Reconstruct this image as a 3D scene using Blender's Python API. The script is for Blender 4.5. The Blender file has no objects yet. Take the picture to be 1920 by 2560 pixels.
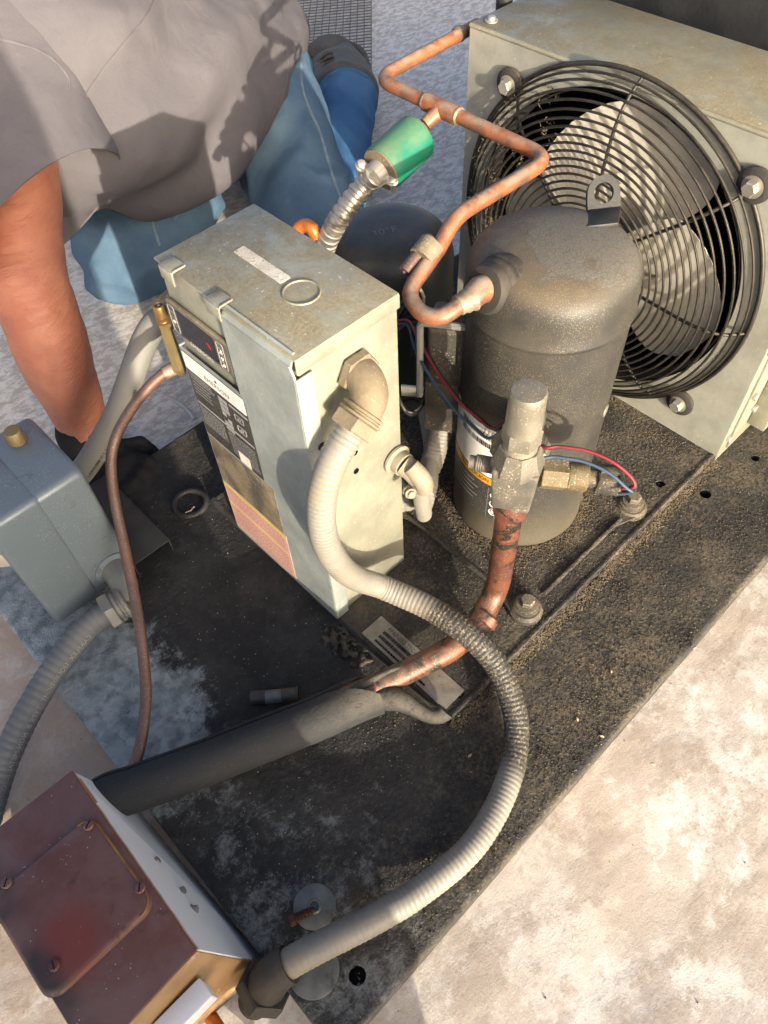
import bpy, bmesh, math, random
import numpy as np
from mathutils import Vector, Matrix, noise, bvhtree
random.seed(7); rng = np.random.default_rng(7)
SC = bpy.context.scene
COL = SC.collection
PI = math.pi
R = math.radians

# ------------------------------------------------------------------ camera
CAM = Vector((0.0427, -0.0637, 0.8586))
RX = Vector((0.71659, -0.69653, -0.03659))      # image right
RY = Vector((-0.57663, -0.56209, -0.59292))     # image down
RZ = Vector((0.39243, 0.44598, -0.80443))       # forward
FPX = 1919.82 / 1920 * 1659                     # focal length in pixels of a 1659 px wide picture
cd = bpy.data.cameras.new('camera'); cam = bpy.data.objects.new('camera', cd); COL.objects.link(cam)
cd.sensor_fit = 'VERTICAL'; cd.sensor_height = 36; cd.lens = 1919.82 / 2560 * 36
cd.clip_start = 0.02; cd.clip_end = 400
m = Matrix((( RX.x, -RY.x, -RZ.x, CAM.x), (RX.y, -RY.y, -RZ.y, CAM.y), (RX.z, -RY.z, -RZ.z, CAM.z), (0, 0, 0, 1)))
cam.matrix_world = m
SC.camera = cam

def ray(x, y): return RX * ((x - 829.5) / FPX) + RY * ((y - 1106) / FPX) + RZ
def P(x, y, z):                                  # survey point: picture position -> point at height z
    d = ray(x, y); return CAM + d * ((z - CAM.z) / d.z)
def PY(x, y, Y): d = ray(x, y); return CAM + d * ((Y - CAM.y) / d.y)
def PX(x, y, X): d = ray(x, y); return CAM + d * ((X - CAM.x) / d.x)

# ------------------------------------------------------------------ light
SUN_EL, SUN_AZ = R(12.5), R(19)                  # light travels +Y, a little +X
w = bpy.data.worlds.new('World'); SC.world = w; w.use_nodes = True
nt = w.node_tree; bg = nt.nodes['Background']
sky = nt.nodes.new('ShaderNodeTexSky'); sky.sky_type = 'NISHITA'; sky.sun_disc = False
sky.sun_elevation = SUN_EL; sky.sun_rotation = PI + SUN_AZ
sky.air_density = 0.5; sky.dust_density = 6.0; sky.ozone_density = 0.4
nt.links.new(sky.outputs[0], bg.inputs[0]); bg.inputs[1].default_value = 0.15
sl = bpy.data.lights.new('sun', 'SUN'); sl.energy = 2.75; sl.angle = R(0.55); sl.color = (1.0, 0.88, 0.70)
so = bpy.data.objects.new('sun', sl); COL.objects.link(so)
LD = Vector((math.sin(SUN_AZ) * math.cos(SUN_EL), math.cos(SUN_AZ) * math.cos(SUN_EL), -math.sin(SUN_EL)))
so.rotation_euler = LD.to_track_quat('-Z', 'Y').to_euler(); so.location = (-1, -3, 3)
vs = SC.view_settings
vs.view_transform = 'Standard'; vs.look = 'None'; vs.exposure = 1.62; vs.gamma = 1.0
try: vs.use_curve_mapping = False
except Exception: pass

# ------------------------------------------------------------------ materials
class NT:
    def __init__(s, name):
        s.m = bpy.data.materials.new(name); s.m.use_nodes = True
        s.t = s.m.node_tree; s.b = s.t.nodes['Principled BSDF']
        s.tc = s.n('ShaderNodeTexCoord').outputs['Object']
    def n(s, k, **kw):
        x = s.t.nodes.new(k)
        for a, b in kw.items(): setattr(x, a, b)
        return x
    def l(s, a, b): s.t.links.new(a, b)
    def put(s, sock, v):
        if hasattr(v, 'is_linked') or isinstance(v, bpy.types.NodeSocket): s.l(v, sock)
        else:
            if isinstance(v, tuple) and len(v) == 3 and sock.type == 'RGBA': v = (*v, 1)
            sock.default_value = v
    def mapping(s, scale=(1, 1, 1), rot=(0, 0, 0), loc=(0, 0, 0), src=None):
        x = s.n('ShaderNodeMapping'); s.l(src or s.tc, x.inputs[0])
        x.inputs['Scale'].default_value = scale; x.inputs['Rotation'].default_value = rot; x.inputs['Location'].default_value = loc
        return x.outputs[0]
    def noise(s, scale, det=4, rough=.55, dist=0, co=None):
        x = s.n('ShaderNodeTexNoise'); s.l(co or s.tc, x.inputs['Vector'])
        x.inputs['Scale'].default_value = scale; x.inputs['Detail'].default_value = det
        x.inputs['Roughness'].default_value = rough; x.inputs['Distortion'].default_value = dist
        return x.outputs['Fac']
    def voro(s, scale, feat='F1', out='Distance', co=None, rnd=1):
        x = s.n('ShaderNodeTexVoronoi', feature=feat); s.l(co or s.tc, x.inputs['Vector'])
        x.inputs['Scale'].default_value = scale; x.inputs['Randomness'].default_value = rnd
        return x.outputs[out]
    def wave(s, scale, dist=0, co=None, dirn='X', prof='SIN'):
        x = s.n('ShaderNodeTexWave', bands_direction=dirn, wave_profile=prof); s.l(co or s.tc, x.inputs['Vector'])
        x.inputs['Scale'].default_value = scale; x.inputs['Distortion'].default_value = dist
        return x.outputs['Fac']
    def ramp(s, f, a, b):                        # smooth 0..1 between a and b
        x = s.n('ShaderNodeMapRange', interpolation_type='SMOOTHSTEP'); s.l(f, x.inputs[0])
        x.inputs[1].default_value = a; x.inputs[2].default_value = b
        return x.outputs[0]
    def math(s, op, a, b=0.0, clamp=False):
        x = s.n('ShaderNodeMath', operation=op, use_clamp=clamp); s.put(x.inputs[0], a); s.put(x.inputs[1], b); return x.outputs[0]
    def mix(s, f, a, b, mode='MIX'):
        x = s.n('ShaderNodeMix', data_type='RGBA', blend_type=mode)
        s.put(x.inputs[0], f); s.put(x.inputs[6], a); s.put(x.inputs[7], b); return x.outputs[2]
    def sep(s, src=None):
        x = s.n('ShaderNodeSeparateXYZ'); s.l(src or s.tc, x.inputs[0]); return x.outputs
    def sepw(s):
        g = s.n('ShaderNodeNewGeometry'); return s.sep(g.outputs['Position'])
    def up(s, a, b):                             # how far a face looks up
        g = s.n('ShaderNodeNewGeometry'); z = s.sep(g.outputs['Normal'])[2]; return s.ramp(z, a, b)
    def bump(s, h, strength=.3, dist=.001, prev=None):
        x = s.n('ShaderNodeBump'); s.l(h, x.inputs['Height'])
        x.inputs['Strength'].default_value = strength; x.inputs['Distance'].default_value = dist
        if prev: s.l(prev, x.inputs['Normal'])
        return x.outputs[0]
    def done(s, col, rough=.6, metal=0., normal=None, spec=None):
        s.put(s.b.inputs['Base Color'], col); s.put(s.b.inputs['Roughness'], rough); s.put(s.b.inputs['Metallic'], metal)
        if normal: s.l(normal, s.b.inputs['Normal'])
        if spec is not None: s.b.inputs['Specular IOR Level'].default_value = spec
        return s.m

DUST = (.235, .185, .115)
def grime(name, base, var, scale=14, rough=.5, metal=0., bump=.15, bscale=160, dust=0., dustcol=DUST,
          speck=0., speckcol=(.42, .36, .25), stain=None, stain_at=(.58, .7), stain_scale=9, lo=.35, hi=.65, spec=None):
    t = NT(name)
    c = t.mix(t.ramp(t.noise(scale, 5), lo, hi), base, var)
    rr = rough
    if stain: c = t.mix(t.ramp(t.noise(stain_scale, 6, .65, .4), *stain_at), c, stain)
    mm = metal
    if dust > 0:
        u = t.up(.1, .95); d = t.math('MULTIPLY', t.math('ADD', u, .25, True), t.ramp(t.noise(26, 8, .75), .30, .62))
        d = t.math('MULTIPLY', d, dust, True)
        c = t.mix(d, c, t.mix(t.noise(300, 2), dustcol, tuple(x * .65 for x in dustcol)))
        rr = t.math('ADD', t.math('MULTIPLY', d, .9 - rough), rough)
        if metal: mm = t.math('MULTIPLY', t.math('SUBTRACT', 1., d), metal)
    if speck > 0:
        f = t.ramp(t.noise(520, 2, .5), .60, .66)
        f = t.math('MULTIPLY', f, t.ramp(t.noise(22, 3), .35, .6)); f = t.math('MULTIPLY', f, speck, True)
        c = t.mix(f, c, speckcol)
        if metal: mm = t.math('MULTIPLY', t.math('SUBTRACT', 1., f), mm)
    nb = t.bump(t.noise(bscale, 5, .6), bump, .0015)
    return t.done(c, rr, mm, nb, spec)
def plain(name, c, rough=.5, metal=0., bump=.08, bscale=200):
    return grime(name, c, tuple(x * .82 for x in c), 30, rough, metal, bump, bscale)

def mat_roof():
    t = NT('white_roof_coating')
    s = t.sepw()
    wr = t.mapping((4.2, 8, 5), (0, 0, R(44)))
    n1 = t.noise(4.0, 6, .62, .3); n2 = t.noise(9, 8, .70, .2, t.mapping(loc=(7, 3, 1))); n3 = t.noise(44, 12, .84, .1)
    c = t.mix(t.ramp(n1, .38, .62), (.72, .70, .655), (.60, .545, .48))
    c = t.mix(t.math('MULTIPLY', t.ramp(t.math('ADD', t.math('MULTIPLY', n2, .65), t.math('MULTIPLY', n3, .35)), .47, .54), .55), c, (.41, .335, .27))
    c = t.mix(t.math('MULTIPLY', t.ramp(n3, .50, .62), .36), c, (.38, .32, .26))
    dent = t.noise(2.6, 2, .5, .35, wr)
    c = t.mix(t.math('MULTIPLY', t.ramp(t.math('ADD', dent, t.math('MULTIPLY', t.math('SUBTRACT', n3, .5), .5)), .54, .64), .45), c, (.34, .27, .21))
    c = t.mix(t.math('MULTIPLY', t.ramp(t.noise(8, 14, .84, .1, t.mapping(loc=(2, 9, 0))), .52, .62), .6), c, (.78, .765, .73))
    # brown run-off beside the left edge of the unit
    lf = t.math('MULTIPLY', t.ramp(s[0], .12, -.02), t.math('MULTIPLY', t.ramp(s[1], .20, .32), t.ramp(s[1], .95, .70)))
    c = t.mix(t.math('MULTIPLY', lf, t.math('ADD', t.math('MULTIPLY', t.ramp(n2, .35, .6), .5), .35)), c, (.46, .33, .235))
    # stretch behind the unit: trodden streaks, painted paler and warmer against the weak sun
    far = t.ramp(t.math('ADD', s[1], t.math('MULTIPLY', s[0], .25)), .68, .95)
    tr = t.noise(8.5, 12, .80, .2, wr)
    c = t.mix(t.math('MULTIPLY', far, .85), c, t.mix(t.ramp(tr, .44, .56), (.86, .81, .725), (.52, .455, .38)))
    sp = t.math('MULTIPLY', t.ramp(t.voro(150), .30, .10), t.ramp(t.noise(9, 4, .6), .53, .60))
    c = t.mix(t.math('MULTIPLY', sp, .4), c, (.24, .185, .14))
    gr_ = t.noise(420, 4, .8); c = t.mix(t.math('MULTIPLY', t.ramp(gr_, .50, .66), .32), c, (.34, .29, .24))
    ft = t.math('MULTIPLY', t.wave(105, 3.0, t.mapping((1, 1, 1), (0, 0, R(80))), 'X'), t.ramp(t.noise(6, 5, .6, .2, t.mapping(loc=(1, 4, 2))), .57, .66))
    nb = t.bump(dent, .3, .006); nb = t.bump(gr_, .3, .0014, nb); nb = t.bump(n3, .25, .003, nb); nb = t.bump(t.noise(60, 3, .5), .12, .002, nb); nb = t.bump(tr, .25, .004, nb)
    return t.done(c, t.math('ADD', t.math('MULTIPLY', n1, .3), .5), 0, nb)

def mat_plate():
    t = NT('grimy_galvanised_base')
    s = t.sepw()
    dark = t.mix(t.ramp(t.noise(16, 12, .8), .40, .62), (.010, .011, .0125), (.034, .034, .033))
    # bare zinc shows through the grime by the open edge
    ex = t.math('MULTIPLY', t.ramp(s[0], .22, -.02), t.ramp(s[1], .22, .40))
    f = t.math('ADD', t.math('MULTIPLY', ex, .55), t.noise(16, 14, .80, .25))
    zinc = t.mix(t.voro(95, out='Color'), (.25, .29, .30), (.40, .44, .45))
    zinc = t.mix(t.ramp(t.noise(60, 4), .4, .7), zinc, (.16, .19, .20))
    c = t.mix(t.ramp(f, .66, .80), dark, zinc)
    ex2 = t.math('MULTIPLY', t.ramp(s[0], .34, .02), t.ramp(s[1], .45, .10))
    f2 = t.math('ADD', t.math('MULTIPLY', ex2, .15), t.noise(24, 14, .85, .15, t.mapping(loc=(3, 1, 0))))
    c = t.mix(t.math('MULTIPLY', t.ramp(f2, .60, .74), .7), c, (.22, .235, .23))
    # wind-blown grit lies on the sunny side
    right = t.ramp(t.math('ADD', t.math('MULTIPLY', s[1], -1.5), s[0]), -.22, .25)
    tray = t.ramp(s[0], .29, .36)
    amt = t.math('MAXIMUM', t.math('MULTIPLY', right, .9), tray)
    g = t.math('ADD', t.math('MULTIPLY', t.noise(230, 4, .7), .62), t.math('MULTIPLY', t.noise(17, 7, .7), .5))
    gf = t.math('MULTIPLY', t.math('MULTIPLY', t.ramp(g, .44, .72), amt), t.math('ADD', t.math('MULTIPLY', t.ramp(t.noise(10, 6, .7, .2, t.mapping(loc=(4, 4, 0))), .40, .62), .75), .25))
    c = t.mix(gf, c, t.mix(t.noise(340, 2), (.115, .094, .062), (.19, .155, .105)))
    w8 = t.math('MULTIPLY', t.ramp(t.voro(150), .16, .08), t.ramp(t.noise(45, 2), .55, .62))
    c = t.mix(t.math('MULTIPLY', w8, .5), c, (.45, .42, .36))
    nb = t.bump(g, .9, .006); nb = t.bump(t.noise(90, 5, .7), .5, .002, nb)
    return t.done(c, t.math('SUBTRACT', .85, t.math('MULTIPLY', ex, .3)), t.math('MULTIPLY', t.ramp(f, .6, .86), .35), nb)

def mat_dome():
    t = NT('black_compressor_paint')
    s = t.sep()
    c = t.mix(t.noise(20, 4), (.012, .013, .014), (.022, .022, .022))
    u = t.up(.25, .92)
    crack = t.ramp(t.voro(190, 'DISTANCE_TO_EDGE'), .0, .10)
    ash = t.mix(crack, (.072, .068, .060), (.105, .099, .087))
    patch = t.ramp(t.math('ADD', t.noise(9, 4, .6, .3), t.math('MULTIPLY', s[0], 2.0)), .44, .52)
    d1 = t.math('MULTIPLY', u, patch)
    c = t.mix(d1, c, ash)
    d2 = t.math('MULTIPLY', u, t.math('SUBTRACT', 1., patch)); d2 = t.math('MULTIPLY', d2, t.ramp(t.noise(15, 5, .7), .22, .6))
    c = t.mix(t.math('MULTIPLY', d2, .60), c, (.17, .13, .078))
    f = t.math('MULTIPLY', t.ramp(t.noise(900, 2, .5), .57, .64), t.ramp(t.noise(14, 4), .30, .60))
    c = t.mix(t.math('MULTIPLY', f, .5), c, (.24, .205, .135))
    low = t.ramp(t.math('ADD', s[2], t.math('MULTIPLY', t.noise(8), .12)), .17, .02)
    c = t.mix(t.math('MULTIPLY', low, .55), c, (.16, .135, .09))
    film = t.math('MULTIPLY', t.ramp(t.noise(9, 6, .65), .35, .75), .28)
    c = t.mix(film, c, (.12, .105, .07))
    nb = t.bump(t.noise(500, 3, .6), .25, .0006); nb = t.bump(t.math('MULTIPLY', crack, d1), .15, .0006, nb)
    return t.done(c, t.math('ADD', t.math('MULTIPLY', t.math('MAXIMUM', d1, film), .35), .52), 0, nb)

def mat_galv(name, a, b, dust=.75, dcol=(.38, .32, .20), metal=.35):
    t = NT(name)
    sp = t.n('ShaderNodeTexVoronoi'); t.l(t.mapping((1, 1, .55)), sp.inputs['Vector']); sp.inputs['Scale'].default_value = 210
    bw = t.n('ShaderNodeRGBToBW'); t.l(sp.outputs['Color'], bw.inputs[0])
    c = t.mix(t.math('MULTIPLY', bw.outputs[0], .55), a, b)
    c = t.mix(t.ramp(t.noise(14, 6, .65), .4, .66), c, tuple(x * .80 for x in a))
    u = t.up(.2, .9)
    d = t.math('MULTIPLY', t.math('ADD', t.math('MULTIPLY', u, .9), .22, True), t.ramp(t.noise(16, 9, .72, .4), .34, .60))
    d = t.math('MULTIPLY', d, dust, True)
    c = t.mix(d, c, t.mix(t.ramp(t.noise(340, 3, .7), .35, .65), tuple(x * .6 for x in dcol), dcol))
    wp = t.math('MULTIPLY', t.ramp(t.noise(260, 2), .68, .74), .5)
    c = t.mix(wp, c, (.72, .72, .68))
    nb = t.bump(t.noise(420, 3), .12, .0006); nb = t.bump(t.noise(9, 3), .15, .006, nb)
    return t.done(c, t.math('ADD', t.math('MULTIPLY', d, .35), .42), t.math('MULTIPLY', t.math('SUBTRACT', 1., d), metal), nb)

def mat_copper(name, bright=(.40, .135, .055), dull=(.15, .082, .058), dust=.85, scale=24, dark=None):
    t = NT(name)
    c = t.mix(t.ramp(t.noise(scale, 7, .66, .4), .36, .62), bright, dull)
    if dark: c = t.mix(t.ramp(t.noise(38, 6, .65, .8, t.mapping(loc=(2, 5, 1))), .50, .58), c, dark)
    d = t.math('MULTIPLY', t.math('ADD', t.up(.2, 1.), .08), t.ramp(t.noise(46, 7, .7), .35, .6)); d = t.math('MULTIPLY', d, dust, True)
    c = t.mix(d, c, (.25, .19, .14))
    f = t.math('MULTIPLY', t.ramp(t.noise(560, 2), .62, .68), .5)
    c = t.mix(f, c, (.42, .35, .25))
    return t.done(c, t.math('ADD', t.math('MULTIPLY', d, .4), .46), t.math('MULTIPLY', t.math('SUBTRACT', 1., d), .5), t.bump(t.noise(300, 3), .12, .0006))

def mat_rust():
    t = NT('oxidised_brown_cover')
    s = t.sep()
    c = t.mix(t.ramp(t.noise(13, 6, .65, .3), .36, .64), (.135, .050, .036), (.17, .092, .078))
    c = t.mix(t.ramp(t.noise(24, 5, .6, .3, t.mapping(loc=(4, 2, 0))), .60, .70), c, (.085, .022, .014))
    # scorched red and sooty patch
    cx = t.math('ADD', s[0], .022); cy = t.math('ADD', s[1], .022)
    r = t.math('SQRT', t.math('ADD', t.math('MULTIPLY', cx, cx), t.math('MULTIPLY', cy, cy)))
    r = t.math('ADD', r, t.math('MULTIPLY', t.noise(30, 4), .02))
    c = t.mix(t.math('MULTIPLY', t.ramp(r, .055, .022), .8), c, (.185, .035, .024))
    soot = t.math('MULTIPLY', t.ramp(s[0], -.028, -.052), t.ramp(t.noise(18, 5), .3, .6))
    c = t.mix(t.math('MULTIPLY', soot, .85), c, (.030, .027, .026))
    f = t.math('MULTIPLY', t.ramp(t.voro(220), .13, .08), t.ramp(t.noise(30, 2), .56, .62))
    c = t.mix(f, c, (.6, .57, .52))
    e = t.ramp(t.noise(70, 5, .7), .62, .72)
    c = t.mix(t.math('MULTIPLY', e, .35), c, (.25, .13, .06))
    return t.done(c, t.math('ADD', t.math('MULTIPLY', t.noise(30, 4), .3), .28), .1, t.bump(t.noise(260, 4), .12, .0008))

def mat_cloth(name, a, b, twill, scale=7, weave=.5, bump=.5, rot=(0, 0, 0), fade=None):
    t = NT(name)
    c = t.mix(t.ramp(t.noise(scale, 7, .65), .34, .68), a, b)
    if fade: c = t.mix(t.math('MULTIPLY', t.ramp(t.noise(5, 4, .5, .4, t.mapping(loc=(5, 1, 2))), .50, .66), .8), c, fade)
    co = t.mapping((1, 1, 1), rot)
    wv = t.wave(twill, .6, co, 'X'); wv2 = t.wave(twill * .9, .6, co, 'Z')
    k = t.math('MULTIPLY', wv, wv2)
    c = t.mix(t.math('MULTIPLY', k, weave), c, tuple(x * .55 for x in a))
    c = t.mix(t.math('MULTIPLY', t.noise(700, 2), .35), c, tuple(min(1, x * 1.5) for x in b))
    nb = t.bump(k, bump, .0006); nb = t.bump(t.noise(18, 5, .6, .5), .5, .006, nb)
    return t.done(c, .92, 0, nb, .2)

def mat_skin():
    t = NT('sunburnt_skin')
    c = t.mix(t.ramp(t.noise(16, 6, .6), .35, .65), (.40, .165, .10), (.33, .115, .070))
    c = t.mix(t.math('MULTIPLY', t.ramp(t.noise(90, 4), .55, .7), .22), c, (.26, .085, .055))
    cr = t.noise(1.0, 5, .65, .8, t.mapping((30, 30, 150), (R(20), R(-25), 0)))
    nb = t.bump(cr, .6, .004); nb = t.bump(t.voro(420), .3, .0006, nb)
    t.b.inputs['Subsurface Weight'].default_value = .12; t.b.inputs['Subsurface Radius'].default_value = (.01, .004, .002)
    return t.done(c, t.math('ADD', t.math('MULTIPLY', cr, .3), .32), 0, nb)

def mat_insul():
    t = NT('black_foam_insulation')
    c = t.mix(t.noise(30, 5), (.009, .011, .014), (.021, .023, .025))
    s = t.sepw()
    d = t.math('MULTIPLY', t.math('ADD', t.up(-.2, 1.), .05), t.ramp(s[0], .16, .27))
    d = t.math('MULTIPLY', d, t.ramp(t.noise(120, 6, .75), .30, .55))
    c = t.mix(t.math('MULTIPLY', d, .55), c, (.12, .104, .075))
    f = t.math('MULTIPLY', t.ramp(t.noise(760, 2), .66, .72), .4); c = t.mix(f, c, (.20, .19, .165))
    ck = t.ramp(t.voro(190, 'DISTANCE_TO_EDGE', co=t.mapping((.6, 1, 1), (0, 0, R(-15)))), .0, .08)
    nb = t.bump(ck, .3, .0008); nb = t.bump(t.noise(260, 4), .5, .001, nb)
    return t.done(c, .8, 0, nb)

def mat_conduit(name, light, dark):
    t = NT(name)
    s = t.sepw()
    c = t.mix(t.ramp(t.noise(12, 6, .65), .36, .66), light, tuple(x * .78 for x in light))
    band = t.ramp(t.math('ADD', t.noise(9, 3), 0.), .58, .66)
    c = t.mix(t.math('MULTIPLY', band, .35), c, (.26, .20, .13))
    # stretch that lay in the oily dirt
    f = t.math('MULTIPLY', t.ramp(s[0], .292, .318), t.ramp(s[1], .245, .215))
    f = t.math('MULTIPLY', f, t.ramp(t.noise(40, 5), .10, .36))
    c = t.mix(t.math('MULTIPLY', f, .93), c, dark)
    g = t.math('MULTIPLY', t.ramp(t.noise(420, 3), .52, .66), t.math('ADD', t.math('MULTIPLY', f, .6), .2))
    c = t.mix(g, c, (.26, .215, .14))
    return t.done(c, .55, 0, t.bump(t.noise(420, 3), .2, .0006))

def mat_whiteface():
    t = NT('white_enamel_going_rusty')
    s = t.sep()
    c = t.mix(t.noise(40, 4), (.78, .81, .83), (.84, .86, .86))
    dirt = t.ramp(t.math('ADD', t.math('MULTIPLY', s[2], 9.), t.noise(14, 6, .6)), .50, .14)
    c = t.mix(t.math('MULTIPLY', dirt, .85), c, t.mix(t.noise(300, 2), (.10, .09, .07), (.30, .22, .12)))
    ed = t.ramp(t.math('ADD', s[2], t.math('MULTIPLY', t.noise(60, 4), .006)), .139, .146)
    c = t.mix(ed, c, (.30, .14, .06))
    f = t.math('MULTIPLY', t.ramp(t.voro(120, co=t.mapping((1, .5, .4))), .12, .07), t.ramp(t.noise(20, 2), .58, .62))
    c = t.mix(f, c, (.12, .10, .08))
    return t.done(c, .42, 0, t.bump(t.noise(40, 4), .12, .002))
def mat_tanface():
    t = NT('rust_stained_enamel')
    s = t.sep()
    c = t.mix(t.ramp(t.noise(18, 6, .6), .35, .65), (.36, .235, .115), (.27, .15, .065))
    c = t.mix(t.ramp(t.noise(40, 5, .6), .6, .72), c, (.55, .45, .30))
    low = t.ramp(t.math('ADD', s[2], t.math('MULTIPLY', t.noise(60, 5, .7), .06)), .060, .028)
    c = t.mix(low, c, (.045, .035, .028))
    return t.done(c, .45, 0, t.bump(t.noise(120, 4), .12, .001))

M = {}
M['roof'] = mat_roof(); M['plate'] = mat_plate(); M['dome'] = mat_dome()
M['galv'] = mat_galv('galvanised_sheet', (.30, .305, .245), (.40, .40, .325), .8, (.235, .195, .115))
M['galv_front'] = mat_galv('galvanised_cover', (.34, .385, .375), (.47, .51, .475), .35)
M['galv_shroud'] = mat_galv('galvanised_fan_panel', (.37, .38, .335), (.45, .46, .405), .55, (.27, .225, .135))
M['copper'] = mat_copper('weathered_copper')
M['copper_hot'] = mat_copper('scorched_copper', (.21, .074, .042), (.11, .046, .034), .35, 26, (.026, .021, .017))
M['copper_thin'] = mat_copper('brown_copper_tube', (.17, .092, .072), (.12, .078, .068), .12)
M['solder'] = grime('silver_solder', (.30, .24, .18), (.22, .15, .10), 60, .5, .5, .5, 120, .3)
M['rust'] = mat_rust(); M['white_enamel'] = mat_whiteface(); M['tan_enamel'] = mat_tanface()
M['shirt'] = mat_cloth('grey_knit_cotton', (.096, .090, .099), (.126, .118, .128), 620, 5, .35, .5)
M['jeans'] = mat_cloth('washed_denim', (.062, .118, .19), (.115, .19, .27), 420, 9, .5, .6, (R(30), R(20), R(40)), (.19, .28, .34))
M['jeans_seam'] = mat_cloth('denim_seam', (.11, .17, .23), (.22, .29, .33), 300, 40, .5, .5)
M['jeans_dark'] = mat_cloth('blue_denim', (.042, .125, .27), (.075, .185, .35), 420, 9, .4, .6, (R(30), R(20), R(40)), (.12, .25, .40))
M['skin'] = mat_skin()
M['boot'] = grime('black_leather', (.035, .032, .030), (.060, .054, .048), 30, .5, 0, .3, 220, .5)
M['boot_sole'] = grime('brown_rubber_sole', (.045, .037, .030), (.065, .055, .045), 30, .75, 0, .3, 120, .5)
M['glove'] = mat_cloth('black_glove', (.012, .012, .014), (.022, .022, .024), 300, 12, .3, .4)
M['hair'] = plain('grey_hair', (.16, .15, .14), .8)
M['insul'] = mat_insul()
M['conduit'] = mat_conduit('grey_liquidtight_conduit', (.215, .205, .178), (.026, .025, .023))
M['conduit2'] = mat_conduit('grey_conduit', (.21, .20, .175), (.21, .20, .175))
M['conduit_grey'] = grime('slate_grey_conduit', (.105, .115, .12), (.155, .16, .165), 14, .6, 0, .2, 300, .12, stain=(.16, .09, .07), stain_at=(.66, .74))
M['hose'] = grime('smooth_grey_hose', (.15, .155, .148), (.185, .185, .175), 10, .6, 0, .1, 300, .3)
M['black_rubber'] = grime('black_rubber', (.012, .012, .012), (.022, .021, .020), 20, .7, 0, .3, 200, .22)
M['black_pl'] = grime('dusty_black_plastic', (.018, .018, .018), (.030, .029, .027), 20, .55, 0, .25, 250, .55, speck=.6)
M['black_metal'] = grime('black_painted_steel', (.020, .022, .024), (.038, .040, .042), 16, .45, .2, .2, 200, .3)
M['receiver'] = grime('weathered_black_tank', (.014, .018, .021), (.032, .037, .037), 11, .36, .1, .25, 90, .2, stain=(.055, .056, .048), stain_at=(.58, .70))
M['guard'] = grime('black_guard_wire', (.010, .010, .010), (.026, .024, .021), 50, .42, .2, .25, 400, .2)
M['blade'] = mat_galv('grey_fan_blade', (.50, .48, .42), (.60, .57, .50), .45, (.40, .34, .23), .1)
M['coil'] = grime('black_coil_fins', (.012, .013, .013), (.028, .028, .027), 40, .6, .1, .5, 120)
M['elbow'] = grime('dusty_cast_zinc', (.21, .175, .12), (.15, .12, .08), 20, .65, .15, .5, 180, .7, (.26, .205, .125), .6)
M['cast_grey'] = grime('cast_zinc', (.20, .21, .20), (.29, .29, .27), 26, .48, .45, .3, 160, .35)
M['zinc'] = grime('bright_zinc', (.52, .50, .45), (.40, .38, .33), 30, .36, .75, .15, 200, .3)
M['cast_pale'] = grime('dusty_pale_zinc', (.25, .23, .185), (.20, .18, .14), 30, .6, .15, .3, 200, .6, (.36, .31, .21), .5)
M['black_clean'] = grime('plain_black_steel', (.016, .017, .018), (.028, .029, .030), 20, .55, .1, .3, 160, .06)
M['lint'] = plain('grey_brown_lint', (.13, .10, .065), .95)
M['flex'] = grime('bright_flex_steel', (.60, .57, .50), (.44, .41, .35), 18, .30, .85, .12, 200, .30)
M['valve'] = grime('dusty_valve_steel', (.085, .082, .072), (.14, .13, .11), 24, .55, .3, .45, 220, .7, (.21, .175, .115), .9)
M['cap'] = grime('dusty_nickel_cap', (.22, .21, .175), (.16, .15, .12), 24, .45, .45, .25, 240, .6, (.25, .22, .155), .6)
M['brass'] = grime('brass', (.40, .26, .10), (.27, .17, .07), 26, .38, .85, .15, 200, .15)
M['brass_dull'] = grime('dull_brass', (.26, .20, .095), (.19, .145, .07), 26, .5, .6, .3, 300, .3)
M['brass_dusty'] = grime('dust_coated_brass', (.12, .085, .038), (.085, .065, .035), 30, .6, .3, .4, 240, .9, (.20, .165, .10), .9)
M['green'] = grime('green_enamel', (.003, .20, .12), (.004, .17, .10), 8, .35, .15, .05, 200, .6, (.20, .22, .12))
M['grey_enamel'] = grime('blue_grey_enamel', (.135, .172, .198), (.165, .20, .222), 7, .34, .15, .06, 30, .0, speck=.25, speckcol=(.5, .52, .53), stain=(.11, .14, .16), stain_at=(.60, .66), stain_scale=22)
M['rusty'] = grime('rusty_steel', (.08, .03, .02), (.045, .021, .018), 40, .75, .2, .5, 200)
M['washer'] = grime('pitted_galvanised_washer', (.17, .18, .17), (.10, .105, .098), 40, .55, .3, .4, 160, 0, stain=(.05, .05, .047), stain_at=(.55, .68), stain_scale=30)
M['white'] = plain('white_vinyl', (.72, .71, .66), .5)
M['sticker'] = grime('dirty_white_sticker', (.70, .68, .60), (.60, .57, .48), 30, .6, 0, .05, 200, .45, speck=.9, speckcol=(.16, .14, .10))
M['rail_label'] = grime('dirty_silver_label', (.25, .245, .23), (.15, .147, .137), 40, .5, .2, .1, 200, .5, speck=.8, speckcol=(.08, .08, .07), stain=(.10, .10, .09), stain_at=(.56, .7), stain_scale=26)
M['lab_black'] = grime('black_label', (.030, .030, .030), (.045, .044, .041), 40, .5, 0, .05, 200, 0, speck=.45)
M['lab_grey'] = plain('grey_label', (.30, .30, .29), .5)
M['lab_dirty'] = grime('dirt_caked_label', (.055, .048, .038), (.16, .125, .075), 30, .8, 0, .5, 220, 0, stain=(.25, .195, .12), stain_at=(.50, .66), stain_scale=18, speck=.6)
M['pink'] = grime('faded_pink_label', (.52, .34, .27), (.46, .27, .25), 18, .6, 0, .05, 200, 0, stain=(.45, .36, .28), stain_at=(.60, .74), stain_scale=14)
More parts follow.
